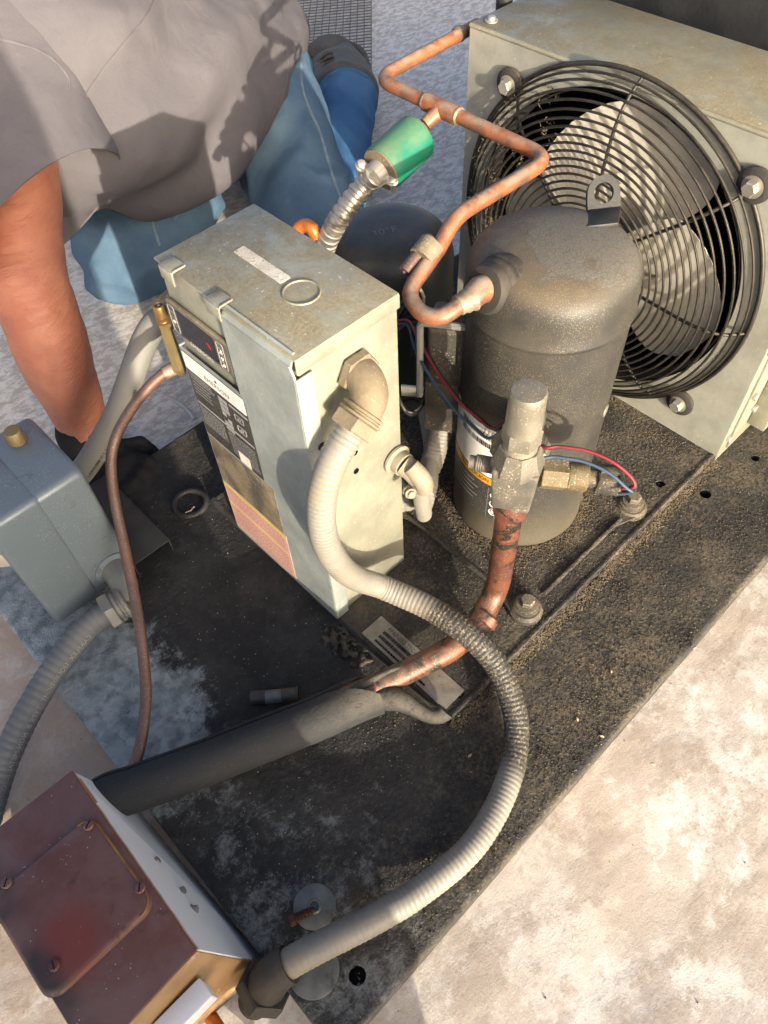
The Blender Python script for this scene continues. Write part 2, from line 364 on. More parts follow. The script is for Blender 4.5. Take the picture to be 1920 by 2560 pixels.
M['yellow'] = plain('yellow_label', (.62, .50, .03), .5)
M['orange'] = plain('orange_label', (.60, .28, .02), .5)
M['ink'] = plain('black_ink', (.02, .02, .02), .6)
M['panel'] = grime('grey_keypad', (.055, .055, .052), (.080, .078, .07), 40, .5, 0, .05, 200, .75, (.30, .25, .15), .4)
M['screen'] = plain('dark_display_window', (.006, .006, .007), .12, 0, 0)
M['red_led'] = plain('red_display_segment', (.45, .01, .03), .3)
M['wire_red'] = plain('red_wire', (.17, .014, .022), .55)
M['wire_blue'] = plain('blue_wire', (.035, .065, .11), .55)
M['wire_black'] = plain('black_wire', (.014, .014, .014), .5)
M['orange_wire'] = plain('orange_copper_loop', (.55, .17, .035), .4, .4)
M['mesh_wire'] = plain('dull_hardware_cloth', (.19, .19, .18), .5, .4)
M['heap'] = grime('black_sludge', (.010, .010, .010), (.035, .031, .026), 40, .7, 0, .8, 140, .2, stain=(.14, .10, .06), stain_at=(.58, .68), stain_scale=28)
M['grit'] = grime('tan_grit', (.105, .085, .056), (.18, .145, .098), 60, .95, 0, .1)
M['grit_dark'] = grime('dark_grit', (.035, .032, .028), (.08, .07, .055), 60, .95, 0, .1)
M['seed'] = plain('dry_seed', (.48, .36, .22), .7)
M['paint'] = plain('tan_wall_paint', (.40, .36, .30), .8)

# ------------------------------------------------------------------ mesh tools
ORG = {}
def V(*a): return Vector(a)
def spl(pts, n=12, closed=False):
    pts = [Vector(p) for p in pts]; out = []
    k = len(pts)
    for i in range(k if closed else k - 1):
        if closed: a, b, c, d = pts[i - 1], pts[i], pts[(i + 1) % k], pts[(i + 2) % k]
        else: a, b, c, d = pts[max(i - 1, 0)], pts[i], pts[i + 1], pts[min(i + 2, k - 1)]
        for j in range(n):
            t = j / n
            out.append(.5 * ((2 * b) + (c - a) * t + (2 * a - 5 * b + 4 * c - d) * t * t + (3 * b - a - 3 * c + d) * t ** 3))
    if not closed: out.append(pts[-1])
    return out
def fillet(pts, r, n=8):                         # straight runs with rounded corners
    pts = [Vector(p) for p in pts]; out = [pts[0]]
    for i in range(1, len(pts) - 1):
        a, b, c = pts[i - 1], pts[i], pts[i + 1]
        d1, d2 = (a - b), (c - b); rr = min(r, d1.length * .48, d2.length * .48)
        p, q = b + d1.normalized() * rr, b + d2.normalized() * rr
        for j in range(n + 1):
            t = j / n; out.append(p * (1 - t) ** 2 + b * 2 * t * (1 - t) + q * t * t)
    out.append(pts[-1]); return out
def resample(path, step):
    L = [0]
    for a, b in zip(path, path[1:]): L.append(L[-1] + (b - a).length)
    n = max(2, int(L[-1] / step) + 1); out = []; j = 0
    for i in range(n + 1):
        s = L[-1] * i / n
        while j < len(L) - 2 and L[j + 1] < s: j += 1
        t = (s - L[j]) / max(1e-9, L[j + 1] - L[j]); out.append(path[j].lerp(path[j + 1], t))
    return out
def frames(path):
    T = []
    for i in range(len(path)):
        a = path[max(i - 1, 0)]; b = path[min(i + 1, len(path) - 1)]; T.append((b - a).normalized())
    up = Vector((0, 0, 1)) if abs(T[0].z) < .9 else Vector((1, 0, 0))
    N = [(up - T[0] * up.dot(T[0])).normalized()]
    for i in range(1, len(T)):
        n = N[-1] - T[i] * N[-1].dot(T[i]); N.append(n.normalized())
    return T, N
def axes(d):
    d = Vector(d).normalized(); up = Vector((0, 0, 1)) if abs(d.z) < .95 else Vector((0, 1, 0))
    a = up.cross(d).normalized(); return a, d.cross(a), d

class MB:
    def __init__(s): s.v = []; s.f = []
    def raw(s, v, f):
        o = len(s.v); s.v += [tuple(x) for x in v]; s.f += [tuple(i + o for i in q) for q in f]; return s
    def box(s, c, size, rz=0, bev=0, seg=2, rot=None):
        bm = bmesh.new(); bmesh.ops.create_cube(bm, size=1)
        for q in bm.verts: q.co = Vector((q.co.x * size[0], q.co.y * size[1], q.co.z * size[2]))
        if bev: bmesh.ops.bevel(bm, geom=bm.edges[:], offset=bev, segments=seg, affect='EDGES', profile=.5)
        mt = rot if rot is not None else Matrix.Rotation(rz, 3, 'Z')
        bm.verts.index_update()
        s.raw([mt @ q.co + Vector(c) for q in bm.verts], [[q.index for q in f.verts] for f in bm.faces]); bm.free(); return s
    def span(s, a, b, bev=0, seg=2):
        a, b = Vector(a), Vector(b); return s.box((a + b) / 2, [abs(x) for x in (b - a)], 0, bev, seg)
    def hexa(s, p, bev=0, seg=2):                # 8 corners: bottom loop, top loop
        bm = bmesh.new(); q = [bm.verts.new(x) for x in p]
        for f in ((3, 2, 1, 0), (4, 5, 6, 7), (0, 1, 5, 4), (1, 2, 6, 5), (2, 3, 7, 6), (3, 0, 4, 7)): bm.faces.new([q[i] for i in f])
        bmesh.ops.recalc_face_normals(bm, faces=bm.faces[:])
        if bev: bmesh.ops.bevel(bm, geom=bm.edges[:], offset=bev, segments=seg, affect='EDGES', profile=.5)
        bm.verts.index_update()
        s.raw([x.co for x in bm.verts], [[x.index for x in f.verts] for f in bm.faces]); bm.free(); return s
    def tube(s, path, r, seg=16, caps=True, rf=None, closed=False, squash=None):
        path = [Vector(p) for p in path]; T, N = frames(path); vs, fs = [], []; n = len(path); d = 0
        for i, p in enumerate(path):
            if i: d += (p - path[i - 1]).length
            rr = rf(d, i / (n - 1)) if rf else r
            B = T[i].cross(N[i])
            for k in range(seg):
                a = 2 * PI * k / seg; vs.append(p + (N[i] * math.cos(a) + B * math.sin(a)) * rr)
        for i in range(n - 1):
            for k in range(seg):
                k2 = (k + 1) % seg; fs.append((i * seg + k, i * seg + k2, (i + 1) * seg + k2, (i + 1) * seg + k))
        if caps: fs += [tuple(range(seg))[::-1], tuple((n - 1) * seg + k for k in range(seg))]
        return s.raw(vs, fs)
    def lathe(s, prof, org=(0, 0, 0), axis=(0, 0, 1), seg=32, sides=None, caps=True):
        a, b, d = axes(axis); o = Vector(org); n = sides or seg; vs, fs = [], []
        for r, h in prof:
            for k in range(n):
                t = 2 * PI * k / n; vs.append(o + d * h + (a * math.cos(t) + b * math.sin(t)) * r)
        m = len(prof)
        for i in range(m - 1):
            for k in range(n):
                k2 = (k + 1) % n; fs.append((i * n + k, i * n + k2, (i + 1) * n + k2, (i + 1) * n + k))
        if caps: fs += [tuple(range(n))[::-1], tuple((m - 1) * n + k for k in range(n))]
        return s.raw(vs, fs)
    def cyl(s, c, axis, r, h, seg=24, bev=0):
        if bev: return s.lathe([(r - bev, 0), (r, bev), (r, h - bev), (r - bev, h)], c, axis, seg)
        return s.lathe([(r, 0), (r, h)], c, axis, seg)
    def hexnut(s, c, axis, r, h, bev=None):
        bev = h * .12 if bev is None else bev
        return s.lathe([(r - bev, 0), (r, bev), (r, h - bev), (r - bev, h)], c, axis, 6)
    def torus(s, c, axis, R_, r, seg=64, rs=8):
        a, b, d = axes(axis); c = Vector(c); vs, fs = [], []
        for i in range(seg):
            t = 2 * PI * i / seg; e = a * math.cos(t) + b * math.sin(t)
            for k in range(rs):
                u = 2 * PI * k / rs; vs.append(c + e * (R_ + r * math.cos(u)) + d * r * math.sin(u))
        for i in range(seg):
            for k in range(rs):
                i2, k2 = (i + 1) % seg, (k + 1) % rs; fs.append((i * rs + k, i2 * rs + k, i2 * rs + k2, i * rs + k2))
        return s.raw(vs, fs)
    def sheet(s, outer, holes, fr, thick):       # flat sheet with holes; fr maps (u, v, w) to space
        bm = bmesh.new(); es = []
        for lp in [outer] + holes:
            q = [bm.verts.new((p[0], p[1], 0)) for p in lp]
            es += [bm.edges.new((q[i], q[(i + 1) % len(q)])) for i in range(len(q))]
        bmesh.ops.triangle_fill(bm, use_beauty=True, use_dissolve=False, edges=es)
        bm.verts.index_update()
        nv = len(bm.verts); co = [q.co.copy() for q in bm.verts]; fc = []
        for f in bm.faces:
            ids = [q.index for q in f.verts]
            if f.normal.z < 0: ids = ids[::-1]
            fc.append(ids)
        bd = [(e.verts[0].index, e.verts[1].index) for e in bm.edges if len(e.link_faces) == 1]
        bm.free()
        vs = [fr(c.x, c.y, 0) for c in co] + [fr(c.x, c.y, -thick) for c in co]
        fs = fc + [[i + nv for i in f[::-1]] for f in fc] + [(a, b, b + nv, a + nv) for a, b in bd]
        s.raw(vs, fs); return s
    def prism(s, poly, fr, thick): return s.sheet(poly, [], fr, thick)
    def mesh(s, name):
        me = bpy.data.meshes.new(name); me.from_pydata(s.v, [], s.f); me.validate()
        bm = bmesh.new(); bm.from_mesh(me); bmesh.ops.recalc_face_normals(bm, faces=bm.faces[:]); bm.to_mesh(me); bm.free()
        return me
    def build(s, name, mat, parent=None, smooth=38, base=None, label=None):
        me = s.mesh(name); return link(name, me, mat, parent, smooth, base, label)

def link(name, me, mat, parent=None, smooth=38, base=None, label=None):
    if smooth:
        me.shade_smooth(); me.set_sharp_from_angle(angle=R(smooth))
    me.materials.clear(); me.materials.append(M[mat] if isinstance(mat, str) else mat)
    o = bpy.data.objects.new(name, me); COL.objects.link(o)
    if parent is not None: org = ORG[parent.name]; o.parent = parent
    else:
        if base is None:
            n = len(me.vertices); a = np.empty(n * 3); me.vertices.foreach_get('co', a); a = a.reshape(-1, 3)
            base = ((a[:, 0].min() + a[:, 0].max()) / 2, (a[:, 1].min() + a[:, 1].max()) / 2, a[:, 2].min())
        org = Vector(base); o.location = org
    me.transform(Matrix.Translation(-org)); ORG[o.name] = Vector(org)
    if label: o['label'] = label
    return o
def tag(o, label, cat, group=None):
    o['label'] = label; o['category'] = cat
    if group: o['group'] = group
    return o
def thing(name, loc, label, cat, group=None):
    o = bpy.data.objects.new(name, None); COL.objects.link(o); o.location = loc; o.empty_display_size = .02
    ORG[o.name] = Vector(loc); return tag(o, label, cat, group)
def struct(o): o['kind'] = 'structure'; return o
def stuff(o): o['kind'] = 'stuff'; return o

def text(body, size, mat, parent, fr, name='lettering', align='CENTER', wscale=1.0, thick=.0002):
    cu = bpy.data.curves.new('t', 'FONT'); cu.body = body; cu.size = size; cu.align_x = align; cu.align_y = 'CENTER'
    cu.resolution_u = 2; cu.space_character = 1.05
    ob = bpy.data.objects.new('t', cu); COL.objects.link(ob)
    dg = bpy.context.evaluated_depsgraph_get(); me = bpy.data.meshes.new_from_object(ob.evaluated_get(dg))
    bpy.data.objects.remove(ob); bpy.data.curves.remove(cu)
    for q in me.vertices: q.co = fr(q.co.x * wscale, q.co.y, thick)
    return link(name, me, mat, parent, 0)
def plane_fr(o, u, v):
    o, u, v = Vector(o), Vector(u).normalized(), Vector(v).normalized(); n = u.cross(v)
    return lambda a, b, c: o + u * a + v * b + n * c
def rect(x0, y0, x1, y1, r=0, n=5):
    if not r: return [(x0, y0), (x1, y0), (x1, y1), (x0, y1)]
    out = []
    for cx, cy, a in ((x1 - r, y0 + r, -90), (x1 - r, y1 - r, 0), (x0 + r, y1 - r, 90), (x0 + r, y0 + r, 180)):
        for k in range(n + 1): t = R(a + 90 * k / n); out.append((cx + r * math.cos(t), cy + r * math.sin(t)))
    return out
def circ(cx, cy, r, n=32): return [(cx + r * math.cos(2 * PI * k / n), cy + r * math.sin(2 * PI * k / n)) for k in range(n)]
XY = lambda z: (lambda a, b, c: Vector((a, b, z + c)))

def blob(parts, voxel=.008, smooth=6, disp=None):
    """one continuous surface round tapered limbs: parts = (p0, r0, p1, r1[, flatten axis, factor])"""
    mb = MB()
    for q in parts:
        p0, r0, p1, r1 = Vector(q[0]), q[1], Vector(q[2]), q[3]
        d = p1 - p0; L = max(d.length, 1e-4); a, b, dd = axes(d if d.length > 1e-5 else (0, 0, 1))
        fl = q[4] if len(q) > 4 else (1, 1)
        prof = [(r0 * math.cos(t), -r0 * math.sin(t)) for t in [R(x) for x in (89, 70, 50, 30, 12)]]
        prof += [(r0 + (r1 - r0) * t, L * t) for t in (0, .25, .5, .75, 1)]
        prof += [(r1 * math.cos(t), L + r1 * math.sin(t)) for t in [R(x) for x in (12, 30, 50, 70, 89)]]
        n = 20; vs, fs = [], []
        for r, h in prof:
            for k in range(n):
                t = 2 * PI * k / n; vs.append(p0 + dd * h + a * (math.cos(t) * r * fl[0]) + b * (math.sin(t) * r * fl[1]))
        for i in range(len(prof) - 1):
            for k in range(n):
                k2 = (k + 1) % n; fs.append((i * n + k, i * n + k2, (i + 1) * n + k2, (i + 1) * n + k))
        fs += [tuple(range(n))[::-1], tuple((len(prof) - 1) * n + k for k in range(n))]
        mb.raw(vs, fs)
    me = mb.mesh('blob'); ob = bpy.data.objects.new('blob', me); COL.objects.link(ob)
    md = ob.modifiers.new('r', 'REMESH'); md.mode = 'VOXEL'; md.voxel_size = voxel; md.use_smooth_shade = True
    if smooth: ms = ob.modifiers.new('s', 'SMOOTH'); ms.factor = .5; ms.iterations = smooth
    dg = bpy.context.evaluated_depsgraph_get(); out = bpy.data.meshes.new_from_object(ob.evaluated_get(dg))
    bpy.data.objects.remove(ob); bpy.data.meshes.remove(me)
    if disp:
        nrm = [v.normal.copy() for v in out.vertices]
        for v, n in zip(out.vertices, nrm): v.co = v.co + n * disp(v.co, n)
    return out

# ------------------------------------------------------------------ setting
ZR = -.045                                       # roof level; the sheet-metal base top is z = 0
mb = MB(); N = 150
def rz(x, y):
    return ZR + .006 * noise.noise((x * 5, y * 5, .3)) * min(1, max(0, 1)) + .0025 * noise.noise((x * 17, y * 17, 4)) - .004
xs = [-60, -20, -6, -2.5] + list(np.linspace(-1.2, 3.2, N)) + [5, 12, 40, 120]
ys = [-60, -20, -6, -2.5] + list(np.linspace(-1.2, 3.4, N)) + [5, 12, 40, 120]
vs_ = [(x, y, rz(x, y)) for x in xs for y in ys]; nn = len(ys)
mb.raw(vs_, [(i * nn + j, (i + 1) * nn + j, (i + 1) * nn + j + 1, i * nn + j + 1) for i in range(len(xs) - 1) for j in range(nn - 1)])
struct(mb.build('roof_surface', 'roof', base=(0, 0, 0)))

# ------------------------------------------------------------------ base of the unit
BW, BL = .7395, 1.42
base = thing('unit_base', (.6, .37, ZR), 'large sheet metal base under the unit, black with grime and tan grit', 'base')
holes = [circ(.057, .033, .0085, 28), circ(.795, .115, .008, 20), circ(.90, .10, .006, 16)]
rim = .005
for hx_, hy_, hr_ in ((.057, .033, .0085), (.795, .115, .008), (.90, .10, .006)): MB().lathe([(hr_ + .0004, -.0022), (hr_ + .0004, -.030), (.001, -.0302)], (hx_, hy_, 0), (0, 0, 1), 20, caps=False).build('hole_shade', 'black_clean', base)  # black cup added under each hole stands in for the shade below the deck
mb = MB(); mb.sheet(rect(rim, rim, BL - rim, BW - rim), holes, XY(0), .002); mb.build('deck', 'plate', base, 30)
# rolled edge and turned-down flange
def flange(a, b, out):
    a, b, out = Vector(a), Vector(b), Vector(out); prof = [(-.0002, -.0004)]
    prof = [(0, 0)] + [(rim * math.sin(t), -rim * (1 - math.cos(t))) for t in [R(x) for x in (22, 45, 67, 90)]] + [(rim, -.044), (rim - .002, -.044), (rim - .002, -.006), (0, -.002)]
    n = 40; vs, fs = [], []
    for i in range(n + 1):
        p = a.lerp(b, i / n)
        wob = .0012 * noise.noise((p.x * 9, p.y * 9, 1))
        for u, v in prof: vs.append(p + out * (u + wob * (u > .001)) + Vector((0, 0, v)))
    k = len(prof)
    for i in range(n):
        for j in range(k - 1): fs.append((i * k + j, i * k + j + 1, (i + 1) * k + j + 1, (i + 1) * k + j))
    return MB().raw(vs, fs)
flange((rim, rim, 0), (BL - rim, rim, 0), (0, -1, 0)).build('flange', 'plate', base)
flange((rim, rim, 0), (rim, BW - rim, 0), (-1, 0, 0)).build('flange', 'plate', base)
flange((rim, BW - rim, 0), (BL - rim, BW - rim, 0), (0, 1, 0)).build('flange', 'plate', base)

# raised mounting pan for compressor and control box
ZT = .012
X0, X1, Y0, Y1 = .3011, 1.03, .140, .595
pan = thing('mounting_pan', (.6, .37, .0), 'raised black steel mounting pan under the compressor, thick with tan dust', 'mounting pan')
mb = MB()
hl = [circ(.334, .147 + .010, .0075, 26), circ(.757, .166, .0065, 22), circ(.508, .196, .004, 14)]
mb.sheet(rect(X0 + .004, Y0 + .004, X1, Y1 - .004), hl, XY(ZT), .0025); mb.build('pan_top', 'plate', pan, 30)
def lip(a, b, out, h):
    a, b, out = Vector(a), Vector(b), Vector(out); n = 60; vs, fs = [], []
    prof = [(-.004, .0), (-.001, .0014), (.002, .0012), (.004, -.002), (.004, -h)]
    for i in range(n + 1):
        p = a.lerp(b, i / n); wob = .0011 * noise.noise((p.x * 22, p.y * 22, 3))
        for u, v in prof: vs.append(p + out * (u + wob) + Vector((0, 0, v + wob * .6)))
    k = len(prof)
    for i in range(n):
        for j in range(k - 1): fs.append((i * k + j, i * k + j + 1, (i + 1) * k + j + 1, (i + 1) * k + j))
    return MB().raw(vs, fs)
lip((X0 + .004, Y0 + .004, ZT), (X1, Y0 + .004, ZT), (0, -1, 0), .0135).build('lip', 'plate', pan)
lip((X0 + .004, Y0 + .004, ZT), (X0 + .004, Y1, ZT), (-1, 0, 0), .0135).build('lip', 'plate', pan)
lip((X0 + .004, Y1 - .004, ZT), (X1, Y1 - .004, ZT), (0, 1, 0), .0135).build('lip', 'plate', pan)

# printed number plate stuck on the pan
lab = thing('number_label', (.32, .22, ZT), 'dirty silver number label with bar code on the pan under the copper pipe', 'label')
mb = MB().sheet(rect(.3075, .153, .341, .2925, .001), [], XY(ZT + .0009), .0006); b_ = mb.build('backing', 'rail_label', lab, 0)
fr = plane_fr((.324, .222, ZT + .0010), (0, -1, 0), (1, 0, 0))
text('FFAP-032-TFC-072', .0082, 'ink', b_, lambda a, b, c: fr(a - .022, b + .0105, .0003), wscale=.85)
for row, (yy, hh) in enumerate(((.0035, .0045), (-.004, .0045), (-.0115, .0028))):
    x = -.052; bars = MB(); 
    while x < (.012 if row < 2 else .03):
        ww = random.choice((.0006, .0009, .0015)) if row < 2 else random.choice((.0012, .002, .003))
        bars.sheet(rect(x, yy - hh / 2, x + ww, yy + hh / 2), [], lambda a, b, c: fr(a, b, .0003), .0001); x += ww + random.choice((.0006, .001))
    stuff(bars.build('bar_code' if row < 2 else 'small_print', 'ink', b_, 0))

# ------------------------------------------------------------------ control box
BX0, BX1, BY0, BY1, BZ = .3056, .4202, .3299, .5299, .4375
cb = thing('control_box', (.36, .43, ZT), 'tall galvanised control box with keypad and printed labels, standing beside the compressor', 'control box')
body = MB().span((BX0, BY0 + .001, ZT + .0005), (BX1, BY1, BZ - .004), .0015).build('body', 'galv', cb)
lid = MB(); lid.span((BX0 - .003, BY0 - .0012, BZ - .003), (BX1 + .001, BY1 + .001, BZ), .0012)
lid.span((BX0 - .003, BY0 - .0016, BZ - .016), (BX1 + .001, BY0 + .0002, BZ - .0018), .0006)
lid.span((BX1 - .001, BY0 - .0005, BZ - .016), (BX1 + .0014, BY1, BZ - .002), .0006)
lid = lid.build('lid', 'galv', cb)
# pressed knock-out ring, tabs and sticker on the lid
MB().torus((.363, .391, BZ + .0002), (0, 0, 1), .0165, .0011, 48, 8).build('knockout_ring', 'galv', lid)
for ty in (.508, .438):
    t_ = MB(); t_.span((BX0 - .006, ty - .012, BZ + .0004), (BX0 + .010, ty + .008, BZ + .0022), .0008)
    t_.span((BX0 - .0075, ty - .012, BZ - .012), (BX0 - .0055, ty + .008, BZ + .0018), .0008)
    t_.tube(fillet([(BX0 + .008, ty - .0125, BZ + .002), (BX0 - .0068, ty - .0125, BZ + .002), (BX0 - .0068, ty - .0125, BZ - .012)], .004), .0011, 8)
    t_.build('tab', 'galv', lid)
MB().sheet(rect(.358, .4135, .3705, .482, .002), [], XY(BZ + .0006), .0004).build('lid_sticker', 'sticker', lid, 0)
# L-shaped front cover with a notch for the keypad; it stands proud of the body
FR = plane_fr((.2990, .43, .0), (0, -1, 0), (0, 0, 1))           # u to the right of the front, v up
def FY(y): return .43 - y
poly = [(FY(BY1 - .001), .0135), (FY(BY0 - .0008), .0135), (FY(BY0 - .0008), .420), (FY(BY0 + .004), .430), (FY(.4265), .430), (FY(.4265), .334), (FY(BY1 - .001), .334)]
cov = MB().prism(poly, FR, .0022)
cov.hexa([(.2990, .4265, .428), (.2990, BY0 + .003, .428), (.3012, BY0 + .003, .4275), (.3012, .4265, .4275),
          (.3072, .4262, BZ + .002), (.3072, BY0 + .006, BZ + .002), (.3090, BY0 + .006, BZ + .0004), (.3090, .4262, BZ + .0004)])
cov.span((.2992, BY0 - .0030, .0135), (.318, BY0 - .0009, .418), .0008)      # return folded round the corner
cov.span((.2990, BY1 - .002, .334), (.3060, BY1, .3362))
cov = cov.build('front_cover', 'galv_front', cb, 30)
MB().cyl((.3085, .519, .426), (0, 0, 1), .0012, .004, 8).build('rivet', 'zinc', cov)
# keypad
kp = MB().span((.3000, .4305, .352), (.3056, .5295, .394), .0022, 3).build('keypad', 'panel', cb)
KF = plane_fr((.29995, .4800, .373), (0, -1, 0), (0, 0, 1))
MB().sheet(rect(-.033, -.0155, .0275, .016, .001), [], lambda a, b, c: KF(a, b, c + .0004), .0003).build('display_window', 'screen', kp, 0)
MB().prism([(.012, .004), (.018, .002), (.020, -.004), (.016, -.002)], lambda a, b, c: KF(a, b, c + .0006), .0001).build('display_segment', 'red_led', kp, 0)
def outline(pts, r, fr, name, mat, par, closed=True):
    p = [fr(a, b, .0004) for a, b in pts]
    if closed: p = p + [p[0]]
    return MB().tube(resample(p, .0015), r, 5).build(name, mat, par, 0)
for cx in (-.0415, .0365):
    s_ = outline(rect(cx - .0052, -.0165, cx + .0052, .0165, .002, 3), .00035, KF, 'key_frame', 'lab_grey', kp)
    for q in (-.0075, .002, .0095): outline([(cx - .005, q), (cx + .005, q)], .0003, KF, 'key_divider', 'lab_grey', kp, False)
outline([(.0345, .0035), (.0385, .0035), (.0365, .0075)], .0003, KF, 'up_arrow', 'white', kp)
outline([(.0345, -.002), (.0385, -.002), (.0365, -.006)], .0003, KF, 'down_arrow', 'white', kp)
outline(circ(-.0415, -.003, .002, 10), .0003, KF, 'key_symbol', 'white', kp)
outline(circ(.0365, -.0118, .002, 10), .0003, KF, 'key_symbol', 'white', kp)
text('EMERSON', .0072, 'white', kp, lambda a, b, c: KF(a - .002, b - .0186, .0006), wscale=1.15)
# instruction label: white header, black field
LF = plane_fr((.2989, .4745, .272), (0, -1, 0), (0, 0, 1))
lb = MB().sheet(rect(-.0525, -.0660, .0525, .0600, .002), [], lambda a, b, c: LF(a, b, c + .0004), .0003).build('instruction_label', 'lab_black', cb, 0)
MB().sheet(rect(-.0518, .0360, .0518, .0594, .002), [], lambda a, b, c: LF(a, b, c + .0006), .0001).build('label_header', 'white', lb, 0)
text('EMERSON', .0088, 'ink', lb, lambda a, b, c: LF(a + .004, b + .0435, .0008), wscale=1.05)
MB().sheet(rect(-.0005, .0495, .0025, .0535), [], lambda a, b, c: LF(a + .004, b, c + .0007), .0001).build('emblem', 'ink', lb, 0)
pr = MB()
def prow(x0, x1, y, h): 
    x = x0
    while x < x1:
        ww = random.uniform(.002, .006); pr.sheet(rect(x, y - h / 2, min(x + ww, x1), y + h / 2), [], lambda a, b, c: LF(a, b, c + .0006), .0001); x += ww + .0011
for i in range(3): prow(-.048, -.004 - random.uniform(0, .008), .032 - i * .0035, .0011)
for i in range(4): prow(-.047, -.022 + random.uniform(0, .006), .0195 - i * .0052, .0011)
for i in range(9): prow(-.049, -.005, -.019 - i * .0034, .0010)
for i in range(12): prow(.001, .048, -.022 - i * .0032, .0009)
stuff(pr.build('small_print', 'lab_grey', lb, 0))
for i in range(7):
    for j in (0, 1):
        if (i + j) % 5 == 4: continue
        x = .001 + j * .0078; y = .0275 - i * .0072
        MB().sheet(rect(x, y - .003, x + .0068, y + .003), [], lambda a, b, c: LF(a, b, c + .0006), .0001).build('table_cell', 'lab_grey', lb, 0)
for y in (.0285, -.0145): 
    x0 = .0195 if y > 0 else -.05
    MB().sheet(rect(x0, y, .050, y + .003), [], lambda a, b, c: LF(a, b, c + .0006), .0001).build('label_rule', 'lab_grey', lb, 0)
for y in (.017, .000):
    outline(rect(.026, y - .004, .040, y + .005, .001, 2), .0004, LF, 'pictogram', 'lab_grey', lb)
    outline(circ(.033, y, .0025, 8), .0003, LF, 'pictogram', 'lab_grey', lb)
MB().sheet(rect(.012, -.064, .032, -.046), [], lambda a, b, c: LF(a, b, c + .0008), .0001).build('blank_square', 'sticker', lb, 0)
# dirt-caked label and pink / yellow warning label
MB().sheet(rect(FY(.527), .119, FY(.4075), .203), [], lambda a, b, c: FR(a, b, c + .0004), .0003).build('dirty_label', 'lab_dirty', cb, 0)
pk = MB().sheet(rect(FY(.5285), .020, FY(.4045), .1165), [], lambda a, b, c: FR(a, b, c + .0004), .0003).build('warning_label', 'pink', cb, 0)
for z0, z1 in ((.1115, .1162), (.0735, .0760)):
    MB().sheet(rect(FY(.5283), z0, FY(.4047), z1), [], lambda a, b, c: FR(a, b, c + .0006), .0001).build('yellow_band', 'yellow', pk, 0)
pr = MB()
for i in range(17):
    z = .107 - i * .0049; x = -.095
    if abs(z - .0747) < .003: continue
    while x < .018:
        ww = random.uniform(.003, .008); pr.sheet(rect(x, z - .0006, min(x + ww, .02), z + .0006), [], lambda a, b, c: FR(a, b, c + .0006), .0001); x += ww + .0018
M['pink_ink'] = plain('faded_red_ink', (.36, .10, .09), .6)
stuff(pr.build('small_print', 'pink_ink', pk, 0))
# right-hand face: screw, and flat black discs standing in for the shade inside holes
MB().lathe([(.0045, 0), (.0045, .002), (.003, .003), (.0028, .0055), (.001, .006)], (.315, BY0 - .0025, .326), (0, -1, 0), 12).build('screw', 'rusty', cb)
for x, z in ((.356, .280), (.355, .252), (.323, .4285)):
    MB().cyl((x, BY0 + .0006, z), (0, -1, 0), .0034 if z < .4 else .0026, .0008, 16).build('hole_shade', 'screen', cb)

# ------------------------------------------------------------------ liquid-tight conduits
def ribbed(path, r, pitch, depth, step=None, seg=20, spiral=0.0, soft=False):
    p = resample(path, step or pitch / 5); 
    def rf(s, t):
        ph = (s / pitch) % 1.0
        q = (math.sin(ph * PI) ** (.5 if not soft else 1)) if True else 0
        return r - depth + depth * q + .00018 * noise.noise((s * 90, r * 100, 0))
    return MB().tube(p, r, seg, True, rf)
CON = [V(.346, .300, .367), V(.325, .299, .354), V(.303, .298, .336), V(.286, .298, .300), V(.281, .298, .242), V(.293, .298, .180), V(.313, .297, .130),
       P(830, 1270, .092), P(930, 1315, .082), P(1010, 1370, .076), P(1075, 1440, .056), P(1110, 1530, .034), P(1115, 1600, .022), P(1100, 1680, .018), P(1060, 1770, .018),
       P(1000, 1850, .018), P(900, 1930, .022), P(800, 1990, .028), P(700, 2040, .034), P(640, 2072, .036), P(600, 2098, .028)]
mc = thing('liquidtight_conduit', (.30, .10, .0), 'thick pale ribbed conduit looping from the control box elbow to the rusty box', 'conduit')
ribbed(spl(CON, 14), .0143, .0054, .0010).build('sheath', 'conduit', mc, 60)
# elbow fitting on the box
el = [V(.364, .330, .386), V(.361, .312, .3865), V(.355, .301, .381), V(.348, .299, .370), V(.343, .299, .365)]
MB().hexnut((.364, .3287, .386), (0, -1, 0), .0215, .010).build('lock_nut', 'elbow', mc)
MB().tube(spl(el, 8), .0165, 22, True, lambda s, t: .0175 - .0016 * t).build('elbow', 'elbow', mc, 50)
ax = (CON[1] - CON[0]).normalized()
MB().lathe([(.016, 0), (.0205, .001), (.0205, .0035), (.0180, .0042), (.0180, .006), (.0212, .0066), (.0212, .009)], V(.3475, .2995, .3695), ax, 28).build('collar', 'elbow', mc)
MB().hexnut(V(.3475, .2995, .3695) + ax * .0092, ax, .0228, .014, .0015).build('compression_nut', 'elbow', mc)
# lower end: black sleeve and hex coupling
e1, e0 = CON[-1], CON[-2]; dx = Vector((-.62, .10, -.78)).normalized()
sl_p = spl([e0.lerp(e1, .4), e1, e1 + V(-.012, .002, -.014), e1 + V(-.018, .003, -.030)], 6)
MB().tube(sl_p, .0178, 24, True, lambda s, t: .0176 + .002 * t).build('black_sleeve', 'black_rubber', mc)
MB().hexnut(sl_p[-1] + V(.004, 0, .006), dx, .0275, .017).build('hex_coupling', 'black_rubber', mc)
MB().tube([sl_p[-1], sl_p[-1] + dx * .03], .016, 20).build('threaded_end', 'black_rubber', mc)

